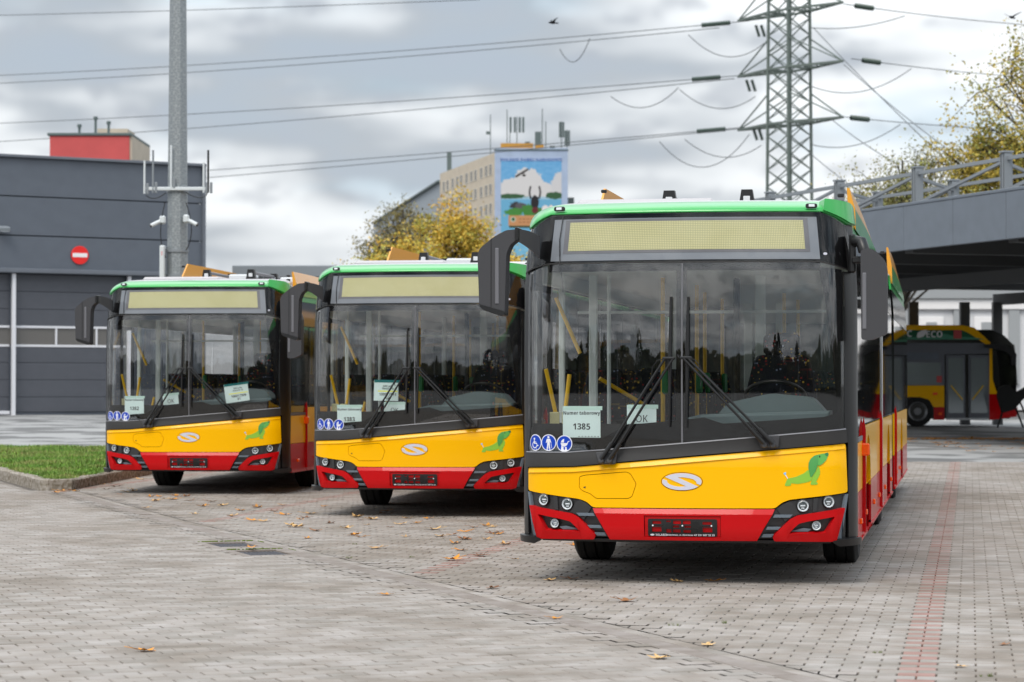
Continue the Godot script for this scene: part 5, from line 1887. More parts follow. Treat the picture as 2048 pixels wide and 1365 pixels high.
	for k in 4:
		var a: Vector3 = P[k]
		var b: Vector3 = P[(k + 1) % 4]
		b2.flat([a, b, b + Vector3(0, 34.4, 0), a + Vector3(0, 34.4, 0)], (a + b) * 0.5 - (P[0] + P[2]) * 0.5)
	b2.flat([P[0] + Vector3(0, 34.4, 0), P[1] + Vector3(0, 34.4, 0), P[2] + Vector3(0, 34.4, 0), P[3] + Vector3(0, 34.4, 0)], Vector3.UP)
	part("walls", b2, "flats_grey", t2)
	var e2 := MB.new()
	seg_box(e2, Vector3(-0.2, 34.5, 0.3), wdir + Vector3(-0.2, 34.5, 0), 0.5, 0.3)
	part("eaves", e2, "mast_grey", t2)

func mural_print() -> Image:  # painted colours kept pale to stand in for distance haze
	var w := 340
	var h := 656
	var im := Image.create(w, h, false, Image.FORMAT_RGB8)
	var f := FastNoiseLite.new()
	f.seed = 3
	f.frequency = 0.02
	var blob := func(cx: float, cy: float, rx: float, ry: float, c: Color, rough: float) -> void:
		for y in range(maxi(0, int(cy - ry * 1.3)), mini(h, int(cy + ry * 1.3))):
			for x in range(maxi(0, int(cx - rx * 1.3)), mini(w, int(cx + rx * 1.3))):
				var q := Vector2((x - cx) / rx, (y - cy) / ry).length() + rough * f.get_noise_2d(x * 2.0, y * 2.0)
				if q < 1.0:
					im.set_pixel(x, y, c)
	for y in h:
		for x in w:
			var n := f.get_noise_2d(x, y * 2.0)
			var c := Color(0.38, 0.62, 0.80) if y < 230 else Color(0.42, 0.66, 0.78)
			c = c.lightened(0.10 * n + 0.05)
			if y < 24:
				c = Color(0.66, 0.72, 0.82)
			im.set_pixel(x, y, c)
	blob.call(150, 165, 90, 100, Color(0.80, 0.79, 0.79), 0.2)
	blob.call(60, 190, 70, 70, Color(0.80, 0.79, 0.79), 0.2)
	blob.call(235, 200, 70, 60, Color(0.80, 0.79, 0.79), 0.2)
	blob.call(330, 170, 50, 80, Color(0.78, 0.77, 0.78), 0.2)
	im.fill_rect(Rect2i(0, 225, w, 18), Color(0.60, 0.73, 0.80))
	blob.call(50, 222, 90, 14, Color(0.20, 0.34, 0.22), 0.3)
	blob.call(300, 218, 50, 20, Color(0.20, 0.34, 0.22), 0.3)
	im.fill_rect(Rect2i(0, 240, w, 200), Color(0.40, 0.64, 0.77))
	for k in 9:
		blob.call(85 + 8 * k, 112 - 5 * k, 9, 4 + 2 * sin(k * 0.4), Color(0.20, 0.18, 0.17), 0.3)
	blob.call(128, 105, 10, 7, Color(0.22, 0.2, 0.19), 0.3)
	blob.call(80, 275, 30, 22, Color(0.20, 0.20, 0.22), 0.4)
	blob.call(115, 280, 32, 24, Color(0.33, 0.31, 0.33), 0.4)
	blob.call(75, 310, 50, 22, Color(0.26, 0.50, 0.22), 0.4)
	blob.call(160, 300, 50, 34, Color(0.24, 0.48, 0.20), 0.5)
	blob.call(240, 310, 70, 28, Color(0.25, 0.47, 0.22), 0.4)
	blob.call(190, 255, 22, 38, Color(0.13, 0.12, 0.13), 0.15)
	blob.call(190, 300, 18, 18, Color(0.38, 0.12, 0.16), 0.2)
	for k in 14:
		var a := k / 13.0
		blob.call(166 - 6 * sin(a * 3.0), 232 - 62 * a, 5, 6, Color(0.16, 0.14, 0.15), 0.0)
		blob.call(214 + 6 * sin(a * 3.0), 232 - 62 * a, 5, 6, Color(0.16, 0.14, 0.15), 0.0)
	blob.call(248, 292, 20, 20, Color(0.86, 0.83, 0.82), 0.2)
	blob.call(280, 292, 16, 20, Color(0.88, 0.82, 0.76), 0.2)
	im.fill_rect(Rect2i(42, 330, 246, 58), Color(0.74, 0.53, 0.36))
	for k in 8:
		im.fill_rect(Rect2i(100 + 22 * k, 348, 14, 5), Color(0.56, 0.38, 0.25))
		im.fill_rect(Rect2i(100 + 22 * k, 366, 15, 5), Color(0.56, 0.38, 0.25))
	blob.call(68, 352, 15, 15, Color(0.72, 0.74, 0.68), 0.0)
	blob.call(68, 352, 9, 10, Color(0.10, 0.33, 0.17), 0.2)
	im.fill_rect(Rect2i(45, 388, 240, 12), Color(0.18, 0.26, 0.18))
	return im

func red_block() -> void:
	var t := thing("red_building", "red gable of a flat roofed building rising behind the grey hall", "building", at_depth(-27.1, 0, 160))
	var mb := MB.new()
	mb.box(Vector3(0, 8.8, -4), Vector3(5.1, 17.6, 8))
	part("walls", mb, "flats_red", t)
	mb = MB.new()
	mb.box(Vector3(2.62, 8.8, -4.1), Vector3(0.16, 17.6, 8))
	part("side_wall", mb, "flats_cream", t)
	mb = MB.new()
	mb.box(Vector3(0, 17.7, -4), Vector3(5.4, 0.18, 8.2), 0.02)
	part("roof_edge", mb, "mast_grey", t)
	mb = MB.new()
	mb.box(Vector3(0.75, 18.15, -6), Vector3(2.0, 0.75, 3))
	part("roof_house", mb, "flats_cream", t)
	for c in [[-1.0, 0.7], [0.05, 1.2], [0.9, 0.9]]:
		mb = MB.new()
		mb.tube([Vector3(c[0], 17.7, -2), Vector3(c[0], 17.8 + c[1], -2)], 0.09, 8)
		mb.tube([Vector3(c[0], 17.65 + c[1], -2), Vector3(c[0], 17.85 + c[1], -2)], 0.15, 8)
		part("vent_pipe", mb, "mast_grey", t)

func low_shed() -> void:
	var t := thing("low_building", "long low pale grey building seen between the two farther trolleybuses", "building", at_depth(-8.4, 0, 105))
	var mb := MB.new()
	mb.box(Vector3(0, 3.1, -6), Vector3(6.4, 6.2, 12))
	part("walls", mb, "shed_grey", t)
	mb = MB.new()
	mb.box(Vector3(0, 6.35, -6), Vector3(6.7, 0.5, 12.3), 0.03)
	part("roof_edge", mb, "steel_grey", t)

func canopy() -> void:
	# front edge runs along the same direction as the flush kerb
	var dir := Vector3(SEAM_K, 0, -1).normalized()           # along the edge, away from the viewer
	var inw := Vector3(-dir.z, 0, dir.x)                     # into the canopy, to the right
	var o := Vector3(10.65, 0, -52.0)
	var t := thing("bus_canopy", "grey panelled bus canopy with steel truss on its roof", "canopy", o, 0.0)
	var B := Basis(dir, Vector3.UP, dir.cross(Vector3.UP))
	for k in range(-9, 12):
		var mb := MB.new()
		mb.box(dir * (2.25 * k + 1.7) + Vector3(0, 5.09, 0), Vector3(2.235, 1.0, 0.14), 0.01, B)
		part("fascia_panel", mb, "fascia_panel", t)
	var cap := MB.new()
	cap.box(dir * 3.9 + Vector3(0, 5.63, 0) + inw * 0.1, Vector3(47.3, 0.07, 0.36), 0.01, B)
	part("fascia_cap", cap, "fascia_panel", t)
	var slab := MB.new()
	slab.box(dir * 3.5 + inw * 7.7 + Vector3(0, 5.25, 0), Vector3(46.8, 0.5, 15.0), 0.0, B)
	part("roof_deck", slab, "soffit_steel", t)
	for k in range(-4, 6):
		bar("beam", dir * (4.6 * k + 0.9) + inw * 0.3 + Vector3(0, 4.75, 0), dir * (4.6 * k + 0.9) + inw * 15.0 + Vector3(0, 4.75, 0), 0.4, "frame_steel", t)
	for k in 2:
		bar("beam", dir * -19 + inw * (6.4 + 8.5 * k) + Vector3(0, 4.35, 0), dir * 26.5 + inw * (6.4 + 8.5 * k) + Vector3(0, 4.35, 0), 0.35, "frame_steel", t)
	for p in [[13.05, 81.2], [14.75, 81.4], [15.85, 81.6], [19.6, 82.0], [21.0, 48.0], [23.0, 60.0]]:
		var q := at_depth(p[0], 0, p[1])
		bar("column", q - o + Vector3(0, rise(p[0], p[1]), 0), q - o + Vector3(0, 4.25, 0), 0.30, "frame_steel", t)
	# truss on the roof: two rows of posts, chords and braces
	for row in 2:
		var a := inw * (0.55 + 2.6 * row)
		var n := 11
		var first := -14.2 - 1.0 * row
		for k in n:
			var p := dir * (first + 3.95 * k) + a
			var mb := MB.new()
			mb.box(p + Vector3(0, 6.08, 0), Vector3(0.05, 0.86, 0.20), 0.005, B)
			mb.box(p + Vector3(0, 6.08, 0) + dir * 0.09, Vector3(0.02, 0.86, 0.20), 0.002, B)
			mb.box(p + Vector3(0, 6.08, 0) - dir * 0.09, Vector3(0.02, 0.86, 0.20), 0.002, B)
			mb.box(p + Vector3(0, 6.54, 0), Vector3(0.23, 0.04, 0.25), 0.004, B)
			part("truss_post", mb, "steel_grey", t)
			if k < n - 1:
				var p2 := dir * (first + 3.95 * (k + 1)) + a
				bar("truss_chord", p + Vector3(0, 6.40, 0), p2 + Vector3(0, 6.40, 0), 0.08, "steel_grey", t)
				bar("truss_brace", p + Vector3(0, 6.36, 0), p2 + Vector3(0, 5.70, 0), 0.065, "steel_grey", t)
				if row == 0:
					bar("truss_tie", p + Vector3(0, 6.30, 0), dir * (first - 1.0 + 3.95 * (k + 1)) + inw * 3.15 + Vector3(0, 6.30, 0), 0.07, "steel_grey", t)

func far_building() -> void:
	var d := 118.0
	var t := thing("depot_office", "long grey and white depot building seen under the canopy", "building", at_depth(21.0, 0.4, d))
	var mb := MB.new()
	mb.box(Vector3(3, 3.0, -4), Vector3(26, 6.0, 8))
	part("walls", mb, "white_wall", t)
	mb = MB.new()
	mb.box(Vector3(3, 5.0, 0.06), Vector3(26.1, 0.5, 0.3), 0.02)
	part("eaves_band", mb, "sign_white", t)
	mb = MB.new()
	mb.box(Vector3(3, 5.8, 0.1), Vector3(26.2, 1.1, 0.5), 0.02)
	part("parapet", mb, "shed_grey", t)
	mb = MB.new()
	mb.box(Vector3(8.5, 2.0, 0.10), Vector3(8.0, 4.0, 0.2), 0.02)
	part("grey_bay", mb, "shed_grey", t)
	for k in 6:
		var x := -9.0 + 2.6 * k
		mb = MB.new()
		mb.box(Vector3(x, 3.1, 0.06), Vector3(1.15, 2.6, 0.12), 0.01)
		var dr := part("door", mb, "sign_white", t)
		mb = MB.new()
		mb.box(Vector3(x, 3.4, 0.14), Vector3(0.5, 1.5, 0.04))
		part("pane", mb, "shed_grey", dr)
		mb = MB.new()
		mb.box(Vector3(x + 1.3, 3.0, 0.08), Vector3(0.5, 3.6, 0.16), 0.01)
		part("pilaster", mb, "shed_grey", t)
	mb = MB.new()
	mb.box(Vector3(8.6, 3.0, 0.24), Vector3(3.2, 1.6, 0.1), 0.01)
	var wf := part("window", mb, "sign_white", t)
	mb = MB.new()
	mb.box(Vector3(8.6, 3.0, 0.31), Vector3(2.9, 1.3, 0.04))
	part("pane", mb, "fascia_panel", wf)
	# outside stair in front of it
	var st := thing("steel_stair", "light steel stair rising to the right behind the dark fronted bus", "stair", at_depth(22.6, 0.42, 108))
	for e in [0, 1]:
		bar("stringer", Vector3(0, 0, -1.2 * e), Vector3(4.6, 3.6, -1.2 * e), 0.16, "steel_grey", st)
		bar("handrail", Vector3(0, 1.0, -1.2 * e), Vector3(4.6, 4.6, -1.2 * e), 0.07, "steel_grey", st)
		for k in 5:
			var q := k / 4.0
			bar("baluster", Vector3(4.6 * q, 3.6 * q, -1.2 * e), Vector3(4.6 * q, 3.6 * q + 1.0, -1.2 * e), 0.05, "steel_grey", st)
	for k in 18:
		var q := (k + 0.5) / 18.0
		mb = MB.new()
		mb.box(Vector3(4.6 * q, 3.6 * q + 0.05, -0.6), Vector3(0.27, 0.04, 1.2))
		part("tread", mb, "steel_grey", st)

func eco_bus() -> void:
	# side-on under the canopy, its nose to the right; local x along the bus, y up, z towards the viewer
	var d := 78.0
	var k := d / 5000.0
	var x0 := (1900.0 - 1024.0) * k
	var gy := 0.235
	var t := thing("eco_bus", "yellow, green and grey bus lettered ECO parked under the canopy", "bus", at_depth(x0, gy, d), 0.0)
	var P := func(px: Array) -> Array:
		var out := []
		for j in range(0, px.size(), 2):
			out.append(Vector2((px[j] - 1900.0) * k, (855.0 - px[j + 1]) * k))
		return out
	var slab := func(called: String, px: Array, z0: float, z1: float, material, parent: Node) -> MeshInstance3D:
		var mb := MB.new()
		mb.prism(P.call(px), z0, z1)
		return part(called, mb, material, parent)
	slab.call("body", [1560, 660, 1985, 660, 2010, 672, 2028, 690, 2034, 715, 2034, 800, 2020, 838, 1560, 838], -0.04, -2.5, "gloss_black", t)
	slab.call("yellow_crest", [1560, 651, 1925, 651, 1950, 656, 1982, 686, 1980, 692, 1973, 690, 1940, 668, 1925, 661, 1560, 661], 0.0, -2.5, "yellow_paint", t)
	slab.call("green_band", [1560, 661, 1925, 661, 1940, 668, 1973, 680, 1560, 680], -0.01, -0.4, "eco_green", t)
	slab.call("pale_band", [1560, 675, 1860, 675, 1890, 668, 1910, 673, 1950, 676, 1972, 680, 1560, 680], 0.002, -0.2, "eco_pale", t)
	slab.call("grey_side", [1560, 687, 1980, 687, 1980, 708, 1890, 710, 1890, 772, 1560, 772], -0.005, -0.3, "eco_grey", t)
	slab.call("side_window", [1560, 726, 1882, 726, 1882, 770, 1560, 770], 0.004, -0.02, "door_mirror", t)
	slab.call("side_window", [1560, 706, 1878, 706, 1878, 720, 1560, 720], 0.004, -0.02, "fascia_panel", t)
	slab.call("waist_panel", [1560, 772, 1889, 772, 1889, 815, 1868, 815, 1858, 800, 1840, 795, 1815, 795, 1560, 795], 0.0, -0.3, "yellow_paint", t)
	slab.call("skirt_panel", [1868, 815, 1889, 815, 1889, 841, 1868, 841], 0.0, -0.3, "red_paint", t)
	slab.call("front_post", [1980, 698, 1985, 698, 1986, 760, 1992, 780, 1997, 789, 1979, 789], 0.006, -0.3, "yellow_paint", t)
	slab.call("front_corner", [1979, 789, 1997, 789, 2006, 838, 1979, 841], 0.004, -0.3, "red_paint", t)
	slab.call("front_lamp", [2004, 818, 2036, 816, 2034, 834, 2006, 838], 0.0, -0.3, "red_paint", t)
	slab.call("windscreen_edge", [1995, 698, 2030, 690, 2036, 770, 2002, 782], 0.01, -0.05, "tinted_glass", t)
	slab.call("mirror", [1968, 690, 2000, 688, 2022, 696, 2032, 710, 2030, 730, 2022, 732, 2020, 712, 2005, 702, 1968, 696], 0.18, 0.06, "satin_black", t)
	for dx in [[1893, 1931], [1938, 1979]]:
		var dr: MeshInstance3D = slab.call("door_leaf", [dx[0], 711, dx[1], 711, dx[1], 838, dx[0], 838], 0.004, -0.05, "eco_grey", t)
		slab.call("door_pane", [dx[0] + 4, 717, dx[1] - 4, 717, dx[1] - 4, 827, dx[0] + 4, 827], 0.016, 0.005, "door_mirror", dr)
		var hb := MB.new()
		var q0: Vector2 = P.call([dx[0] + 9 if dx[0] < 1900 else dx[1] - 12, 772])[0]
		var q1: Vector2 = P.call([dx[1] - 6 if dx[0] < 1900 else dx[0] + 7, 800])[0]
		seg_box(hb, Vector3(q0.x, q0.y, 0.02), Vector3(q1.x, q1.y, 0.02), 0.035)
		part("handle_bar", hb, "handrail_yellow", dr)
	slab.call("step_edge", [1893, 837, 1977, 837, 1977, 841, 1893, 841], 0.03, -0.05, "white_trim", t)
	slab.call("square_print", [1908, 661, 1924, 661, 1924, 678, 1908, 678], 0.006, -0.01, "flats_red", t)
	slab.call("side_marker", [1877, 826, 1884, 826, 1884, 831, 1877, 831], 0.02, 0.0, "amber", t)
	slab.call("side_marker", [1866, 786, 1875, 786, 1875, 791, 1866, 791], 0.02, 0.0, "amber", t)
	slab.call("notice", [1874, 753, 1884, 753, 1884, 766, 1874, 766], 0.012, 0.0, "flats_red", t)
	slab.call("leaf_print", [1834, 675, 1836, 666, 1844, 662, 1854, 660, 1853, 668, 1848, 674, 1838, 677], 0.006, -0.01, "sign_white", t)
	var tx := text_part("ECO", 0.20, "sign_white", t, Vector3((1869 - 1900) * k, (855 - 669.5) * k, 0.006), Basis(), "Droid Sans", true, 0.01)
	tx.name = "lettering"
	text_part("ELECTRIC", 0.20, "sign_white", t, Vector3((1785 - 1900) * k, (855 - 668.5) * k, 0.006), Basis(), "Droid Sans", true, 0.01)
	for wx in [1836.0, 1470.0]:
		var xf := Transform3D(Basis(Vector3(1, 0, 0), Vector3(0, 0, 1), Vector3(0, -1, 0)), Vector3((wx - 1900) * k, 0.49, -0.14))
		var ty := MB.new()
		ty.lathe([Vector2(0.30, -0.14), Vector2(0.47, -0.13), Vector2(0.485, 0.0), Vector2(0.47, 0.13), Vector2(0.30, 0.15)], xf, 32)
		var wh := part("wheel", ty, "rubber", t)
		var rim := MB.new()
		rim.lathe([Vector2(0.30, 0.0), Vector2(0.30, 0.15), Vector2(0.27, 0.14), Vector2(0.20, 0.06), Vector2(0.14, 0.05), Vector2(0.11, 0.12), Vector2(0.0, 0.12)], xf, 24)
		part("rim", rim, "rim_steel", wh)
		var arch := MB.new()
		arch.lathe([Vector2(0.60, -0.2), Vector2(0.60, 0.13), Vector2(0.0, 0.13)], xf, 32)
	# dark thing standing at the nose: a covered tow bar on a trestle
	var tr := thing("tow_trestle", "dark trestle with folded gear standing at the nose of the ECO bus", "trestle", at_depth((2030.0 - 1024.0) * 77.0 / 5000.0, gy, 77.0))
	var g := MB.new()
	g.prism(rounded(vs([-0.55, 0.95, -0.5, 1.25, -0.25, 1.32, 0.05, 1.1, 0.5, 1.35, 0.55, 1.15, 0.2, 0.85, -0.05, 0.55, -0.4, 0.45]), 0.05, 2), -0.1, 0.2)
	part("gear", g, "chassis", tr)
	for e in [[-0.25, -0.55], [0.1, 0.5], [-0.1, 0.25]]:
		bar("leg", Vector3(e[0], 0.9, 0.05), Vector3(e[1], 0.0, 0.05), 0.05, "chassis", tr)

func pylon() -> void:
	var d := 200.0
	var c := at_depth((1580.0 - 1024.0) * 0.04, 0, d)
	var t := thing("power_pylon", "tall lattice power pylon with three pairs of cross arms", "pylon", c, deg_to_rad(-33.0 + 90.0 - 0.0))
	# local x is the direction of the arms
	t.rotation.y = deg_to_rad(-54.0)
	var half := func(y: float) -> float: return lerpf(1.36, 1.10, clampf(y / 40.0, 0, 1))
	var corners := [Vector2(-1, -1), Vector2(1, -1), Vector2(1, 1), Vector2(-1, 1)]
	for q in corners:
		var h0: float = half.call(0.0)
		var h1: float = half.call(42.0)
		bar("leg", Vector3(q.x * h0, 0, q.y * h0), Vector3(q.x * h1, 42, q.y * h1), 0.18, "pylon_steel", t)
	var y := 0.0
	while y < 41.5:
		var st := 1.35
		var h0: float = half.call(y)
		var h1: float = half.call(y + st)
		for k in 4:
			var a: Vector2 = corners[k]
			var b: Vector2 = corners[(k + 1) % 4]
			bar("brace", Vector3(a.x * h0, y, a.y * h0), Vector3(b.x * h1, y + st, b.y * h1), 0.07, "pylon_steel", t)
			bar("brace", Vector3(b.x * h0, y, b.y * h0), Vector3(a.x * h1, y + st, a.y * h1), 0.075, "pylon_steel", t)
		y += st
	for ya in [22.6, 27.0, 31.6]:
		var h: float = half.call(ya)
		for k in 4:
			var a: Vector2 = corners[k]
			var b: Vector2 = corners[(k + 1) % 4]
			bar("ring", Vector3(a.x * h, ya, a.y * h), Vector3(b.x * h, ya, b.y * h), 0.16, "pylon_steel", t)
		for m in [-1.0, 1.0]:
			var tip := Vector3(6.2 * m, ya, 0)
			for e in [-1.0, 1.0]:
				bar("arm_chord", Vector3(h * m, ya, h * e), tip, 0.17, "pylon_steel", t)
				bar("arm_tie", Vector3(h * m, ya + 2.4, h * e), tip, 0.09, "pylon_steel", t)
			for q in [0.25, 0.5, 0.75]:
				var x: float = lerpf(h, 6.2, q) * m
				var z: float = h * (1 - q)
				bar("arm_web", Vector3(x, ya, -z), Vector3(x, ya, z), 0.09, "pylon_steel", t)
				bar("arm_web", Vector3(x, ya, z), Vector3(lerpf(h, 6.2, q - 0.25) * m, ya, -h * (1.25 - q)), 0.08, "pylon_steel", t)
	# conductors with their insulators; ends given as points in the world
	var ends := []
	var W := func(u: float, v: float, z: float) -> Vector3: return at_depth((u - 1024.0) / 5000.0 * z, EYE + (775.0 - v) / 5000.0 * z, z)
	var lines := [
		["upper far-left", 1500, 40, 205, -60, 152, 268, 12, true], ["upper near-left", 1440, 54, 204, -60, 168, 262, 12, false],
		["middle far-left", 1480, 150, 205, -60, 248, 268, 10, true], ["middle near-left", 1470, 156, 204, -60, 286, 262, 10, false],
		["lower far-left", 1490, 254, 205, -60, 372, 268, 6, true], ["lower near-left", 1480, 257, 204, -60, 392, 262, 6, false],
		["upper right", 1690, 6, 195, 2150, 54, 230, 6, true], ["middle right", 1705, 116, 195, 2150, 158, 230, 6, true], ["lower right", 1680, 232, 195, 2150, 262, 230, 6, true],
		["topmost", 960, -3, 215, -60, 30, 262, 3, false], ["steep upper", 1630, 55, 198, 1905, 330, 150, 4, false], ["steep middle", 1690, 128, 196, 1900, 300, 160, 4, false], ["steep lower", 1665, 238, 196, 1800, 330, 160, 4, false], ["steep lowest", 1615, 300, 200, 1730, 390, 170, 3, false]]
	for ln in lines:
		var a: Vector3 = W.call(ln[1], ln[2], ln[3])
		var b: Vector3 = W.call(ln[4], ln[5], ln[6])
		var sag: float = ln[7] * 0.04
		var w := thing("power_line", "thin grey overhead conductor, the %s one of the pylon's lines" % ln[0], "cable", a, 0.0, "conductors of the pylon")
		var pts := []
		for k in 25:
			var q := k / 24.0
			pts.append((b - a) * q - Vector3(0, 4.0 * sag * q * (1 - q), 0))
		var mb := MB.new()
		mb.tube(pts, 0.035, 5)
		part("conductor", mb, "cable", w)
		if ln[8]:
			var dr: Vector3 = (pts[1] - pts[0]).normalized()
			var ins := MB.new()
			var x := Vector3.UP.cross(dr).normalized()
			var prof := []
			for k in 12:
				prof.append(Vector2(0.10, 1.9 + 0.24 * k))
				prof.append(Vector2(0.22, 2.0 + 0.24 * k))
			ins.lathe(prof, Transform3D(Basis(x, dr, x.cross(dr)), Vector3.ZERO), 10)
			part("insulator", ins, "insulator", w)
	var loops := [[1378, 68, 204, 1530, 85, 203, 112], [1360, 178, 204, 1512, 192, 203, 216], [1222, 192, 206, 1358, 174, 204, 214], [1370, 278, 204, 1524, 290, 203, 314], [1320, 283, 205, 1500, 268, 203, 334], [1120, 97, 210, 1180, 75, 208, 122], [1625, 54, 196, 1812, 30, 196, 52], [1625, 172, 196, 1825, 136, 196, 182], [1622, 288, 196, 1803, 248, 196, 290]]
	for j in loops.size():
		var l: Array = loops[j]
		var a: Vector3 = W.call(l[0], l[1], l[2])
		var b: Vector3 = W.call(l[3], l[4], l[5])
		var m: Vector3 = W.call((l[0] + l[3]) / 2.0, l[6], (l[2] + l[5]) / 2.0)
		var ctrl := m * 2.0 - (a + b) * 0.5
		var w := thing("jumper_cable", "slack cable loop hanging %s" % ["under the upper left arm tip", "under the middle left arm tip", "from the middle line farther left", "under the lower left arm tip, inner loop", "under the lower left arm tip, deeper loop", "from the upper line farthest left", "under the upper right arm", "under the middle right arm", "under the lower right arm"][j], "cable", a, 0.0, "slack loops of the pylon")
		var pts := []
		for k in 17:
			var q := k / 16.0
			pts.append((a * (1 - q) * (1 - q) + ctrl * 2 * q * (1 - q) + b * q * q) - a)
		var mb := MB.new()
		mb.tube(pts, 0.035, 5)
		part("conductor", mb, "cable", w)
	for p in [[1522, 60, 203], [1503, 170, 203], [1517, 268, 203]]:
		var a: Vector3 = W.call(p[0], p[1], p[2])
		var w := thing("hanging_insulator", "pair of dark insulators hanging under the %s left arm" % ["upper", "middle", "lower"][[60, 170, 268].find(p[1])], "insulator", a, 0.0, "hanging insulators of the pylon")
		for e in [-0.22, 0.22]:
			var ins := MB.new()
			var prof := []
			for k in 7:
				prof.append(Vector2(0.07, 0.15 * k - 0.5))
				prof.append(Vector2(0.17, 0.07 + 0.15 * k - 0.5))
			ins.lathe(prof, Transform3D(Basis(Vector3(0, 0, 1), 0.3), Vector3(e, 0, 0)), 10)
			part("string", ins, "insulator", w)

# trunk, limbs and twigs, with leaf-sized faces gathered round the twig ends
func tree(label: String, at: Vector3, height: float, crown: Array, leaves: int, leaf: float, tones: Array, seed_: int, group := "", called := "autumn_tree") -> void:
	var r := RandomNumberGenerator.new()
	r.seed = seed_
	var t := thing(called, label, "tree", at, 0.0, group)
	var wood := MB.new()
	wood.tube([Vector3(0, -0.3, 0), Vector3(0.05, height * 0.25, 0), Vector3(0.0, height * 0.6, 0.1), Vector3(0.1, height * 0.9, 0)], [height * 0.022, height * 0.016, height * 0.009, height * 0.003], 9)
	var tips := []
	for k in 64:
		var e: Array = crown[k % crown.size()]      # ellipsoid: centre, radii
		var u := Vector3(r.randfn(), r.randfn(), r.randfn()).normalized() * pow(r.randf(), 0.33)
		var end: Vector3 = e[0] + u * e[1]
		var y0 := clampf(end.y * r.randf_range(0.35, 0.7), height * 0.36, height * 0.75)
		var mid := Vector3(end.x * 0.45, lerpf(y0, end.y, 0.62), end.z * 0.45) + Vector3(r.randfn(), r.randfn(), r.randfn()) * 0.03 * height
		wood.tube([Vector3(0, y0, 0), mid, end], [height * 0.006, height * 0.0035, height * 0.001], 5, false)
		for j in 5:
			var q: Vector3 = end + Vector3(r.randfn(), r.randfn() * 0.8, r.randfn()) * (e[1].length() * 0.16)
			wood.tube([mid.lerp(end, r.randf_range(0.2, 0.9)), (end + q) * 0.5 + Vector3(0, 0.05, 0), q], [height * 0.002, height * 0.0013, height * 0.0006], 4, false)
			tips.append([q, e[1].length() * 0.075, r.randf()])
		tips.append([end, e[1].length() * 0.075, r.randf()])
	part("trunk", wood, "bark", t)
	var lv := MB.new()
	lv.tinted = true
	for k in leaves:
		var tp: Array = tips[r.randi_range(0, tips.size() - 1)]
		if tp[2] < 0.14:
			continue                                   # some twigs are already bare
		var p: Vector3 = tp[0] + Vector3(r.randfn(), r.randfn(), r.randfn()) * tp[1]
		var n := Vector3(r.randfn(), r.randfn() + 0.5, r.randfn()).normalized()
		var x := n.cross(Vector3(r.randfn(), r.randfn(), r.randfn())).normalized()
		var y := n.cross(x)
		var s := leaf * r.randf_range(0.6, 1.3)
		var c: Color = tones[mini(tones.size() - 1, int(tp[2] * tones.size()))]
		if r.randf() < 0.3:
			c = tones[r.randi_range(0, tones.size() - 1)]
		lv.tint = c * r.randf_range(0.75, 1.2)
		lv.tint.a = 1.0
		var ids := [lv.vert(p - y * s, n), lv.vert(p + x * s * 0.55, n), lv.vert(p + y * s, n), lv.vert(p - x * s * 0.55, n)]
		lv.tri(ids[0], ids[1], ids[2])
		lv.tri(ids[0], ids[2], ids[3])
	part("crown", lv, "leaf_tinted", t)

func trees() -> void:
	var gold := [Color(0.58, 0.38, 0.04), Color(0.66, 0.46, 0.07), Color(0.50, 0.41, 0.07), Color(0.68, 0.42, 0.05), Color(0.42, 0.40, 0.08)]
	var brown := [Color(0.22, 0.19, 0.07), Color(0.30, 0.24, 0.08), Color(0.18, 0.17, 0.08)]
	var d := 150.0
	tree("broad golden yellow tree in front of the apartment block", at_depth(-3.5, 0.5, d), 11.4, [[Vector3(-0.2, 8.3, 0), Vector3(2.7, 2.9, 2.6)], [Vector3(1.8, 7.2, 0.5), Vector3(2.2, 2.4, 2.2)], [Vector3(-1.8, 7.0, 0), Vector3(2.3, 2.7, 2.3)]], 46000, 0.10, gold, 5, "autumn trees before the flats")
	tree("half bare brownish tree left of the golden tree", at_depth(-6.9, 0.5, d + 6), 13.4, [[Vector3(0, 10.4, 0), Vector3(2.2, 2.6, 2.0)], [Vector3(-0.6, 7.6, 0), Vector3(1.8, 2.6, 1.8)]], 11000, 0.09, brown, 6, "autumn trees before the flats")
	tree("smaller golden tree below the mural", at_depth(-0.6, 0.5, d - 4), 9.4, [[Vector3(0, 6.9, 0), Vector3(1.6, 2.0, 1.6)], [Vector3(0.9, 5.8, 0), Vector3(1.4, 1.7, 1.4)]], 16000, 0.10, gold, 7, "autumn trees before the flats")
	tree("yellow shrub-like tree low behind the middle trolleybus", at_depth(-6.6, 0.5, d - 8), 9.6, [[Vector3(0, 6.6, 0), Vector3(2.4, 2.4, 1.8)]], 16000, 0.10, gold, 9, "autumn trees before the flats")
	var olive := [Color(0.32, 0.30, 0.06), Color(0.44, 0.34, 0.06), Color(0.52, 0.38, 0.06), Color(0.24, 0.25, 0.06)]
	tree("tall yellowing tree behind the canopy at the right edge", at_depth(22.2, 0.4, 96), 15.0, [[Vector3(-2.2, 10.2, 0), Vector3(2.3, 4.0, 2.2)], [Vector3(-1.0, 9.4, 0), Vector3(2.6, 3.4, 2.4)], [Vector3(-3.9, 9.4, 0), Vector3(1.5, 2.0, 1.5)]], 32000, 0.075, olive, 15, "trees behind the canopy")
	tree("thin leafed lower tree left of the tall yellowing tree", at_depth(15.4, 0.4, 99), 11.2, [[Vector3(0.3, 8.2, 0), Vector3(2.2, 2.4, 1.8)]], 16000, 0.06, [Color(0.22, 0.23, 0.07), Color(0.33, 0.28, 0.09)], 16, "trees behind the canopy")

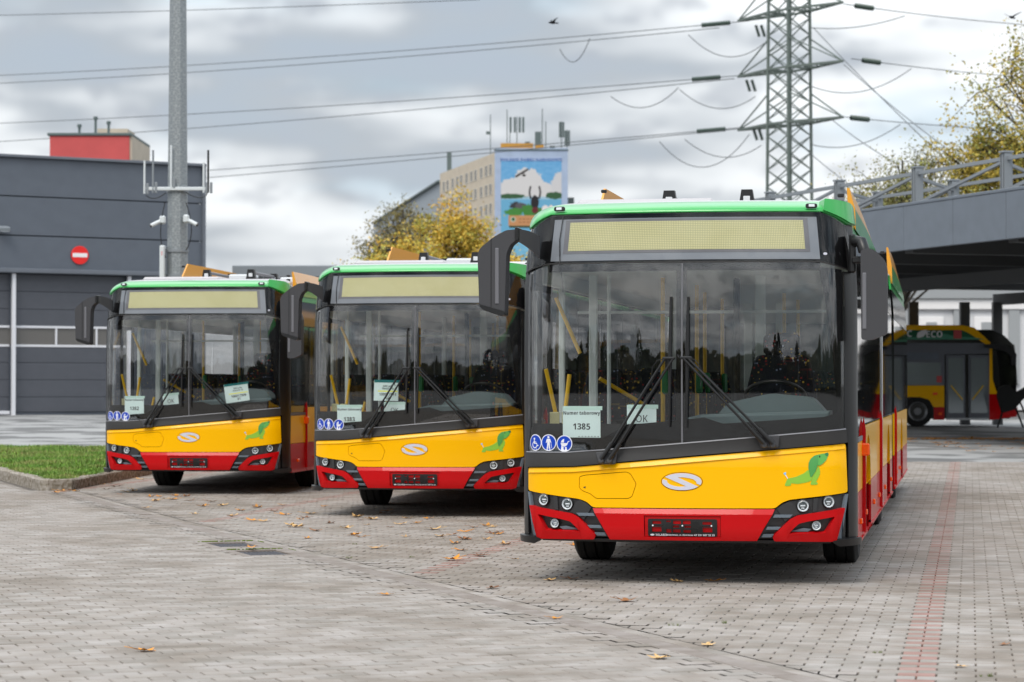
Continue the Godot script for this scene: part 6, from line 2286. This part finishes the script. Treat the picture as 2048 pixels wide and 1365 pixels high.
func rear_trees() -> void:
	# the wood beyond the yard behind the viewer, which the windscreens mirror
	var r := RandomNumberGenerator.new()
	r.seed = 99
	var lv := MB.new()
	lv.tinted = true
	for k in 190:
		var az := deg_to_rad(lerpf(-80.0, 80.0, (k + r.randf()) / 190.0))
		var dist := r.randf_range(98.0, 130.0)
		var c := Vector3(sin(az) * dist, 0, cos(az) * dist)
		var poplar := r.randf() < 0.10
		var h := r.randf_range(10.0, 13.5) if poplar else r.randf_range(5.5, 9.5)
		var rad := h * (0.17 if poplar else 0.58)
		var base: Color = [Color(0.045, 0.06, 0.02), Color(0.08, 0.075, 0.025), Color(0.03, 0.045, 0.018), Color(0.11, 0.09, 0.03)][r.randi_range(0, 3)]
		for j in 520:
			var q := pow(r.randf(), 0.8)
			var wide := rad * (sin(PI * clampf(q * 0.9 + 0.08, 0, 1)) if poplar else sqrt(maxf(0.04, 1.0 - pow(1.6 * q - 0.6, 2.0))))
			var a := r.randf() * TAU
			var p := c + Vector3(cos(a) * wide * sqrt(r.randf()), q * h, sin(a) * wide * sqrt(r.randf()))
			var n := Vector3(r.randfn(), r.randfn(), r.randfn()).normalized()
			var x := n.cross(Vector3(r.randfn(), r.randfn(), r.randfn())).normalized()
			var y := n.cross(x)
			var s := r.randf_range(0.35, 0.8) * (0.7 if poplar else 1.0)
			lv.tint = base * r.randf_range(0.6, 1.4)
			lv.tint.a = 1.0
			var ids := [lv.vert(p - y * s, n), lv.vert(p + x * s * 0.6, n), lv.vert(p + y * s, n), lv.vert(p - x * s * 0.6, n)]
			lv.tri(ids[0], ids[1], ids[2])
			lv.tri(ids[0], ids[2], ids[3])
	var o := part("tree_belt", lv, "leaf_tinted", self)
	o.set_meta("kind", "stuff")
	o.set_meta("label", "belt of dark autumn trees mirrored in the windscreens")
	# lamp posts of the rear yard
	for k in 5:
		var az := deg_to_rad([-38.0, -22.0, -8.0, 12.0, 30.0][k])
		var lp := thing("yard_lamp_post", "tall yard lamp post, mirrored in the windscreens, number %s from the left" % ["one", "two", "three", "four", "five"][k], "lamp post", Vector3(sin(az) * 70.0, 0, cos(az) * 70.0), az, "lamp posts of the rear yard")
		var mb := MB.new()
		mb.tube([Vector3.ZERO, Vector3(0, 10.0, 0)], [0.11, 0.06], 8)
		part("post", mb, "zinc", lp)
		mb = MB.new()
		mb.box(Vector3(0, 10.05, 0), Vector3(1.1, 0.12, 0.3), 0.02)
		part("lamp_head", mb, "steel_grey", lp)

# ---------------------------------------------------------------- leaves, birds
func leaf_mesh(seed_: int) -> ArrayMesh:
	var r := RandomNumberGenerator.new()
	r.seed = seed_
	var mb := MB.new()
	var pts := []
	var lobes := 5
	for k in lobes * 4:
		var a := TAU * k / (lobes * 4)
		var rad: float = [1.0, 0.72, 0.42, 0.70][k % 4] * r.randf_range(0.8, 1.15)
		pts.append(Vector2(cos(a) * rad * 0.075, sin(a) * rad * 0.062))
	var curl := r.randf_range(1.0, 4.0)
	var fold := r.randf_range(0.0, TAU)
	var P := func(q: Vector2) -> Vector3:
		var along_ := q.dot(Vector2(cos(fold), sin(fold)))
		return Vector3(q.x, 0.004 + curl * 1.6 * along_ * along_ + 0.4 * absf(q.y) * absf(q.x) * 10.0, q.y)
	var n := pts.size()
	for k in n:
		var a: Vector3 = P.call(pts[k])
		var b: Vector3 = P.call(pts[(k + 1) % n])
		var a2: Vector3 = P.call(pts[k] * 0.5)
		var b2: Vector3 = P.call(pts[(k + 1) % n] * 0.5)
		mb.flat([a2, b2, b, a], Vector3.UP)
		mb.flat([P.call(Vector2.ZERO), a2, b2], Vector3.UP)
	mb.tube([P.call(Vector2.ZERO), Vector3(-0.05, 0.012, 0.02), Vector3(-0.10, 0.02, 0.03)], 0.0016, 4)
	return mb.mesh()

func small_things() -> void:
	var r := RandomNumberGenerator.new()
	r.seed = 31
	var forms := []
	for k in 5:
		forms.append(leaf_mesh(100 + k))
	var drop := func(x: float, d: float, y: float, tone: int, size: float, label: String, group: String) -> void:
		var t := thing("fallen_leaf", label, "leaf", at_depth(x, rise(x, d) + 0.003 + y, d), r.randf() * TAU, group)
		t.basis = Basis(Vector3.UP, r.randf() * TAU) * Basis(Vector3.RIGHT, r.randf_range(-0.1, 0.1)) * Basis().scaled(Vector3.ONE * size)
		part("blade", forms[r.randi_range(0, 4)], "dry_leaf_%d" % tone, t)
	var leaves := [
		[-2.05, 13.99, 0.0, 3, 1.15, "curled orange leaf lying alone on the paving at lower left", ""],
		[-2.36, 22.69, 0.02, 3, 1.10, "orange leaf standing on the edge of the nearer drain grate", ""],
		[0.79, 17.25, 0.0, 2, 1.30, "wide brown leaf lying on the paving before the nearest trolleybus", ""],
		[0.28, 15.95, 0.0, 0, 0.80, "orange leaf lying on the flush kerb line", ""],
		[0.80, 13.61, 0.0, 1, 1.00, "pale tan leaf lying at the bottom, right of centre", ""],
		[1.12, 14.32, 0.0, 1, 0.85, "tan leaf beside the flush kerb at lower right", ""],
		[2.82, 14.34, 0.0, 2, 0.70, "small brown leaf on the paving at the right edge", ""],
		[2.37, 13.22, 0.0, 1, 0.60, "tiny pale leaf right of the red block row", ""],
		[-0.89, 17.79, 0.0, 0, 0.80, "orange leaf lying alone left of the flush kerb", ""],
		[-0.51, 21.38, 0.0, 3, 1.50, "large orange leaf on the red block row between the trolleybuses", ""],
		[-5.26, 34.19, 0.0, 1, 1.17, "tan leaf among those blown against the grass kerb by the farthest trolleybus", "leaves by the grass kerb"],
		[-5.21, 34.47, 0.0, 1, 1.00, "tan leaf among those blown against the grass kerb by the farthest trolleybus", "leaves by the grass kerb"],
		[-4.75, 32.85, 0.0, 3, 1.08, "bright orange leaf among those blown against the grass kerb by the farthest trolleybus", "leaves by the grass kerb"],
		[-4.65, 32.98, 0.0, 3, 0.75, "small bright orange leaf among those blown against the grass kerb by the farthest trolleybus", "leaves by the grass kerb"],
		[-4.37, 32.22, 0.0, 0, 1.43, "large orange leaf among those blown against the grass kerb by the farthest trolleybus", "leaves by the grass kerb"],
		[-4.41, 32.98, 0.0, 2, 0.91, "small brown leaf among those blown against the grass kerb by the farthest trolleybus", "leaves by the grass kerb"],
		[-4.48, 32.34, 0.0, 1, 0.85, "small tan leaf among those blown against the grass kerb by the farthest trolleybus", "leaves by the grass kerb"],
		[-4.43, 30.24, 0.0, 4, 1.08, "pale brown leaf among those blown against the grass kerb by the farthest trolleybus", "leaves by the grass kerb"],
		[-4.10, 31.85, 0.0, 5, 1.14, "dark brown leaf among those blown against the grass kerb by the farthest trolleybus", "leaves by the grass kerb"],
		[-3.80, 31.61, 0.0, 2, 1.21, "brown leaf among those blown against the grass kerb by the farthest trolleybus", "leaves by the grass kerb"],
		[-3.67, 28.98, 0.0, 1, 0.89, "small tan leaf among those blown against the grass kerb by the farthest trolleybus", "leaves by the grass kerb"],
		[-3.19, 28.59, 0.0, 1, 1.39, "large tan leaf among those blown against the grass kerb by the farthest trolleybus", "leaves by the grass kerb"],
		[-3.23, 29.70, 0.0, 3, 1.01, "bright orange leaf among those blown against the grass kerb by the farthest trolleybus", "leaves by the grass kerb"],
		[-3.78, 30.57, 0.0, 0, 1.24, "orange leaf among those blown against the grass kerb by the farthest trolleybus", "leaves by the grass kerb"],
		[-4.48, 33.24, 0.0, 0, 0.83, "small orange leaf among those blown against the grass kerb by the farthest trolleybus", "leaves by the grass kerb"],
		[-5.96, 36.40, 0.0, 3, 0.73, "small bright orange leaf among those blown against the grass kerb by the farthest trolleybus", "leaves by the grass kerb"],
		[-5.90, 36.72, 0.0, 5, 0.72, "small dark brown leaf among those blown against the grass kerb by the farthest trolleybus", "leaves by the grass kerb"],
		[-5.66, 34.89, 0.0, 5, 0.92, "small dark brown leaf among those blown against the grass kerb by the farthest trolleybus", "leaves by the grass kerb"],
		[-6.21, 34.45, 0.0, 3, 1.28, "large bright orange leaf among those blown against the grass kerb by the farthest trolleybus", "leaves by the grass kerb"],
		[-6.11, 34.60, 0.0, 2, 1.27, "large brown leaf among those blown against the grass kerb by the farthest trolleybus", "leaves by the grass kerb"],
		[-6.12, 34.17, 0.0, 2, 1.02, "brown leaf among those blown against the grass kerb by the farthest trolleybus", "leaves by the grass kerb"],
		[-5.65, 35.63, 0.0, 5, 1.16, "dark brown leaf among those blown against the grass kerb by the farthest trolleybus", "leaves by the grass kerb"],
		[-5.64, 38.06, 0.0, 1, 1.40, "large tan leaf among those blown against the grass kerb by the farthest trolleybus", "leaves by the grass kerb"],
		[-2.36, 27.90, 0.0, 0, 0.73, "small orange leaf among those blown against the grass kerb by the farthest trolleybus", "leaves by the grass kerb"],
		[-5.25, 33.50, 0.0, 2, 0.87, "small brown leaf among those blown against the grass kerb by the farthest trolleybus", "leaves by the grass kerb"],
		[-5.34, 35.04, 0.0, 4, 1.05, "pale brown leaf among those blown against the grass kerb by the farthest trolleybus", "leaves by the grass kerb"],
		[-4.54, 31.85, 0.0, 4, 1.38, "large pale brown leaf among those blown against the grass kerb by the farthest trolleybus", "leaves by the grass kerb"],
		[-4.69, 34.05, 0.0, 2, 1.11, "brown leaf among those blown against the grass kerb by the farthest trolleybus", "leaves by the grass kerb"],
		[-4.30, 32.98, 0.0, 2, 1.16, "brown leaf among those blown against the grass kerb by the farthest trolleybus", "leaves by the grass kerb"],
		[-5.98, 34.32, 0.0, 3, 1.17, "bright orange leaf among those blown against the grass kerb by the farthest trolleybus", "leaves by the grass kerb"],
		[-6.20, 34.03, 0.0, 3, 0.89, "small bright orange leaf among those blown against the grass kerb by the farthest trolleybus", "leaves by the grass kerb"],
		[-3.56, 30.80, 0.0, 1, 1.25, "tan leaf among those blown against the grass kerb by the farthest trolleybus", "leaves by the grass kerb"],
		[-3.10, 30.35, 0.0, 0, 1.39, "large orange leaf among those blown against the grass kerb by the farthest trolleybus", "leaves by the grass kerb"],
		[-2.61, 28.78, 0.0, 3, 1.24, "bright orange leaf on the paving between the farthest and middle trolleybus", "leaves before the middle trolleybus"],
		[-2.36, 26.70, 0.0, 1, 1.26, "large tan leaf on the paving between the farthest and middle trolleybus", "leaves before the middle trolleybus"],
		[-2.27, 26.32, 0.0, 1, 1.47, "large tan leaf on the paving between the farthest and middle trolleybus", "leaves before the middle trolleybus"],
		[-2.87, 27.70, 0.0, 3, 1.16, "bright orange leaf on the paving between the farthest and middle trolleybus", "leaves before the middle trolleybus"],
		[-2.73, 27.49, 0.0, 4, 1.22, "pale brown leaf on the paving between the farthest and middle trolleybus", "leaves before the middle trolleybus"],
		[-2.34, 28.98, 0.0, 4, 1.37, "large pale brown leaf on the paving between the farthest and middle trolleybus", "leaves before the middle trolleybus"],
		[-2.84, 30.92, 0.0, 3, 0.91, "small bright orange leaf on the paving between the farthest and middle trolleybus", "leaves before the middle trolleybus"],
		[-2.30, 30.58, 0.0, 0, 0.75, "small orange leaf on the paving between the farthest and middle trolleybus", "leaves before the middle trolleybus"],
		[-2.32, 28.20, 0.0, 5, 1.21, "dark brown leaf on the paving between the farthest and middle trolleybus", "leaves before the middle trolleybus"],
		[-1.76, 28.49, 0.0, 2, 0.77, "small brown leaf on the paving between the farthest and middle trolleybus", "leaves before the middle trolleybus"],
		[-1.68, 27.80, 0.0, 5, 0.75, "small dark brown leaf on the paving between the farthest and middle trolleybus", "leaves before the middle trolleybus"],
		[-1.55, 26.79, 0.0, 1, 0.72, "small tan leaf on the paving between the farthest and middle trolleybus", "leaves before the middle trolleybus"],
		[-1.51, 29.09, 0.0, 2, 1.32, "large brown leaf on the paving between the farthest and middle trolleybus", "leaves before the middle trolleybus"],
		[-1.28, 26.32, 0.0, 5, 0.80, "small dark brown leaf on the paving between the farthest and middle trolleybus", "leaves before the middle trolleybus"],
		[-1.57, 24.90, 0.0, 3, 1.19, "bright orange leaf on the paving between the farthest and middle trolleybus", "leaves before the middle trolleybus"],
		[-1.49, 24.57, 0.0, 0, 1.00, "orange leaf on the paving between the farthest and middle trolleybus", "leaves before the middle trolleybus"],
		[-1.50, 29.60, 0.0, 3, 0.96, "bright orange leaf on the paving between the farthest and middle trolleybus", "leaves before the middle trolleybus"],
		[-1.17, 28.10, 0.0, 1, 1.10, "tan leaf on the paving between the farthest and middle trolleybus", "leaves before the middle trolleybus"],
		[-1.04, 27.19, 0.0, 0, 0.95, "small orange leaf on the paving between the farthest and middle trolleybus", "leaves before the middle trolleybus"],
		[-1.99, 24.41, 0.0, 0, 0.79, "small orange leaf on the paving between the farthest and middle trolleybus", "leaves before the middle trolleybus"],
		[-0.95, 28.10, 0.0, 3, 0.73, "small bright orange leaf on the paving between the farthest and middle trolleybus", "leaves before the middle trolleybus"],
		[-1.77, 28.39, 0.0, 1, 1.48, "large tan leaf on the paving between the farthest and middle trolleybus", "leaves before the middle trolleybus"],
		[-1.74, 26.13, 0.0, 1, 1.19, "tan leaf on the paving between the farthest and middle trolleybus", "leaves before the middle trolleybus"],
		[-1.56, 27.90, 0.0, 1, 1.25, "large tan leaf on the paving between the farthest and middle trolleybus", "leaves before the middle trolleybus"],
		[-1.97, 27.09, 0.0, 5, 0.97, "dark brown leaf on the paving between the farthest and middle trolleybus", "leaves before the middle trolleybus"],
		[-1.20, 26.89, 0.0, 1, 1.47, "large tan leaf on the paving between the farthest and middle trolleybus", "leaves before the middle trolleybus"],
		[-2.80, 29.50, 0.0, 5, 1.00, "dark brown leaf on the paving between the farthest and middle trolleybus", "leaves before the middle trolleybus"],
		[-2.02, 25.68, 0.0, 2, 1.40, "large brown leaf on the paving between the farthest and middle trolleybus", "leaves before the middle trolleybus"],
		[-0.59, 24.99, 0.0, 2, 1.22, "brown leaf on the paving between the middle and nearest trolleybus", "leaves between the trolleybuses"],
		[-0.48, 25.50, 0.0, 3, 1.24, "bright orange leaf on the paving between the middle and nearest trolleybus", "leaves between the trolleybuses"],
		[-0.26, 26.60, 0.0, 0, 1.20, "orange leaf on the paving between the middle and nearest trolleybus", "leaves between the trolleybuses"],
		[-0.20, 25.24, 0.0, 5, 1.11, "dark brown leaf on the paving between the middle and nearest trolleybus", "leaves between the trolleybuses"],
		[-0.46, 24.25, 0.0, 2, 1.21, "brown leaf on the paving between the middle and nearest trolleybus", "leaves between the trolleybuses"],
		[-0.25, 24.25, 0.0, 4, 0.89, "small pale brown leaf on the paving between the middle and nearest trolleybus", "leaves between the trolleybuses"],
		[-0.21, 26.41, 0.0, 1, 1.05, "tan leaf on the paving between the middle and nearest trolleybus", "leaves between the trolleybuses"],
		[-0.71, 24.73, 0.0, 1, 1.12, "tan leaf on the paving between the middle and nearest trolleybus", "leaves between the trolleybuses"],
		[-0.46, 22.62, 0.0, 3, 0.97, "bright orange leaf on the paving between the middle and nearest trolleybus", "leaves between the trolleybuses"],
		[-0.28, 21.88, 0.0, 5, 1.03, "dark brown leaf on the paving between the middle and nearest trolleybus", "leaves between the trolleybuses"],
		[-0.15, 25.07, 0.0, 3, 0.95, "bright orange leaf on the paving between the middle and nearest trolleybus", "leaves between the trolleybuses"],
		[-0.12, 25.24, 0.0, 2, 1.19, "brown leaf on the paving between the middle and nearest trolleybus", "leaves between the trolleybuses"],
		[-1.04, 24.65, 0.0, 4, 0.81, "small pale brown leaf on the paving between the middle and nearest trolleybus", "leaves between the trolleybuses"],
		[-1.25, 22.90, 0.0, 4, 1.20, "pale brown leaf on the paving between the middle and nearest trolleybus", "leaves between the trolleybuses"],
		[-0.40, 26.32, 0.0, 2, 0.98, "brown leaf on the paving between the middle and nearest trolleybus", "leaves between the trolleybuses"],
		[-0.07, 23.48, 0.0, 1, 1.19, "tan leaf on the paving between the middle and nearest trolleybus", "leaves between the trolleybuses"],
		[-0.81, 25.95, 0.0, 1, 1.29, "large tan leaf on the paving between the middle and nearest trolleybus", "leaves between the trolleybuses"],
		[-0.54, 23.63, 0.0, 0, 1.17, "orange leaf on the paving between the middle and nearest trolleybus", "leaves between the trolleybuses"],
		[0.03, 21.44, 0.0, 4, 0.72, "small pale brown leaf on the paving between the middle and nearest trolleybus", "leaves between the trolleybuses"],
		[0.29, 19.12, 0.0, 1, 0.90, "small tan leaf close in front of the nearest trolleybus", "leaves before the nearest trolleybus"],
		[0.46, 19.22, 0.0, 2, 0.94, "small brown leaf close in front of the nearest trolleybus", "leaves before the nearest trolleybus"],
		[1.53, 19.02, 0.0, 3, 0.96, "bright orange leaf close in front of the nearest trolleybus", "leaves before the nearest trolleybus"],
		[1.25, 18.97, 0.0, 1, 0.85, "small tan leaf close in front of the nearest trolleybus", "leaves before the nearest trolleybus"],
		[-0.14, 18.36, 0.0, 5, 1.00, "dark brown leaf close in front of the nearest trolleybus", "leaves before the nearest trolleybus"],
		[0.59, 23.33, 0.0, 3, 0.91, "small bright orange leaf close in front of the nearest trolleybus", "leaves before the nearest trolleybus"]]
	for q in leaves:
		drop.call(q[0], q[1], q[2], q[3], q[4], q[5], q[6])
	# litter swept along the edge under the canopy
	var mm := MultiMesh.new()
	mm.transform_format = MultiMesh.TRANSFORM_3D
	mm.mesh = forms[0]
	mm.instance_count = 420
	for k in 420:
		var x := r.randf_range(9.5, 16.0)
		var d := 62.5 + r.randfn() * 0.5 if k < 330 else r.randf_range(52.0, 60.0)
		mm.set_instance_transform(k, Transform3D(Basis(Vector3.UP, r.randf() * TAU).scaled(Vector3.ONE * r.randf_range(0.8, 1.6)), at_depth(x, rise(x, d) + 0.004, d)))
	var mi := MultiMeshInstance3D.new()
	mi.name = "leaf_litter"
	mi.multimesh = mm
	mi.material_override = M.dry_leaf_0
	mi.set_meta("kind", "stuff")
	mi.set_meta("label", "brown leaf litter strewn along the yard before the canopy")
	add_child(mi)
	var birds := [[1105.0, 44.0, 90.0, 0.35, "small dark bird gliding in the sky left of the pylon"], [2026.0, 33.0, 80.0, 0.9, "small dark blue bird flying near the upper right corner"]]
	for q in birds:
		var z: float = q[2]
		var t := thing("bird", q[4], "bird", at_depth((q[0] - 1024.0) / 5000.0 * z, EYE + (775.0 - q[1]) / 5000.0 * z, z), q[3])
		var mb := MB.new()
		mb.tube([Vector3(-0.16, 0, 0), Vector3(-0.08, 0.01, 0), Vector3(0.02, 0.0, 0), Vector3(0.14, 0.0, 0), Vector3(0.22, 0.0, 0)], [0.008, 0.035, 0.045, 0.02, 0.03], 8)
		part("body", mb, "bird_dark", t)
		for e in [-1.0, 1.0]:
			mb = MB.new()
			mb.prism([Vector2(-0.06, 0.0), Vector2(0.08, 0.0), Vector2(0.06, 0.18), Vector2(0.10, 0.36), Vector2(-0.01, 0.20)], -0.006, 0.006, Transform3D(Basis(Vector3(1, 0, 0), Vector3(0, 0.45, e * 0.89), Vector3(0, -0.89, 0.45)), Vector3.ZERO))
			part("wing", mb, "bird_dark", t)
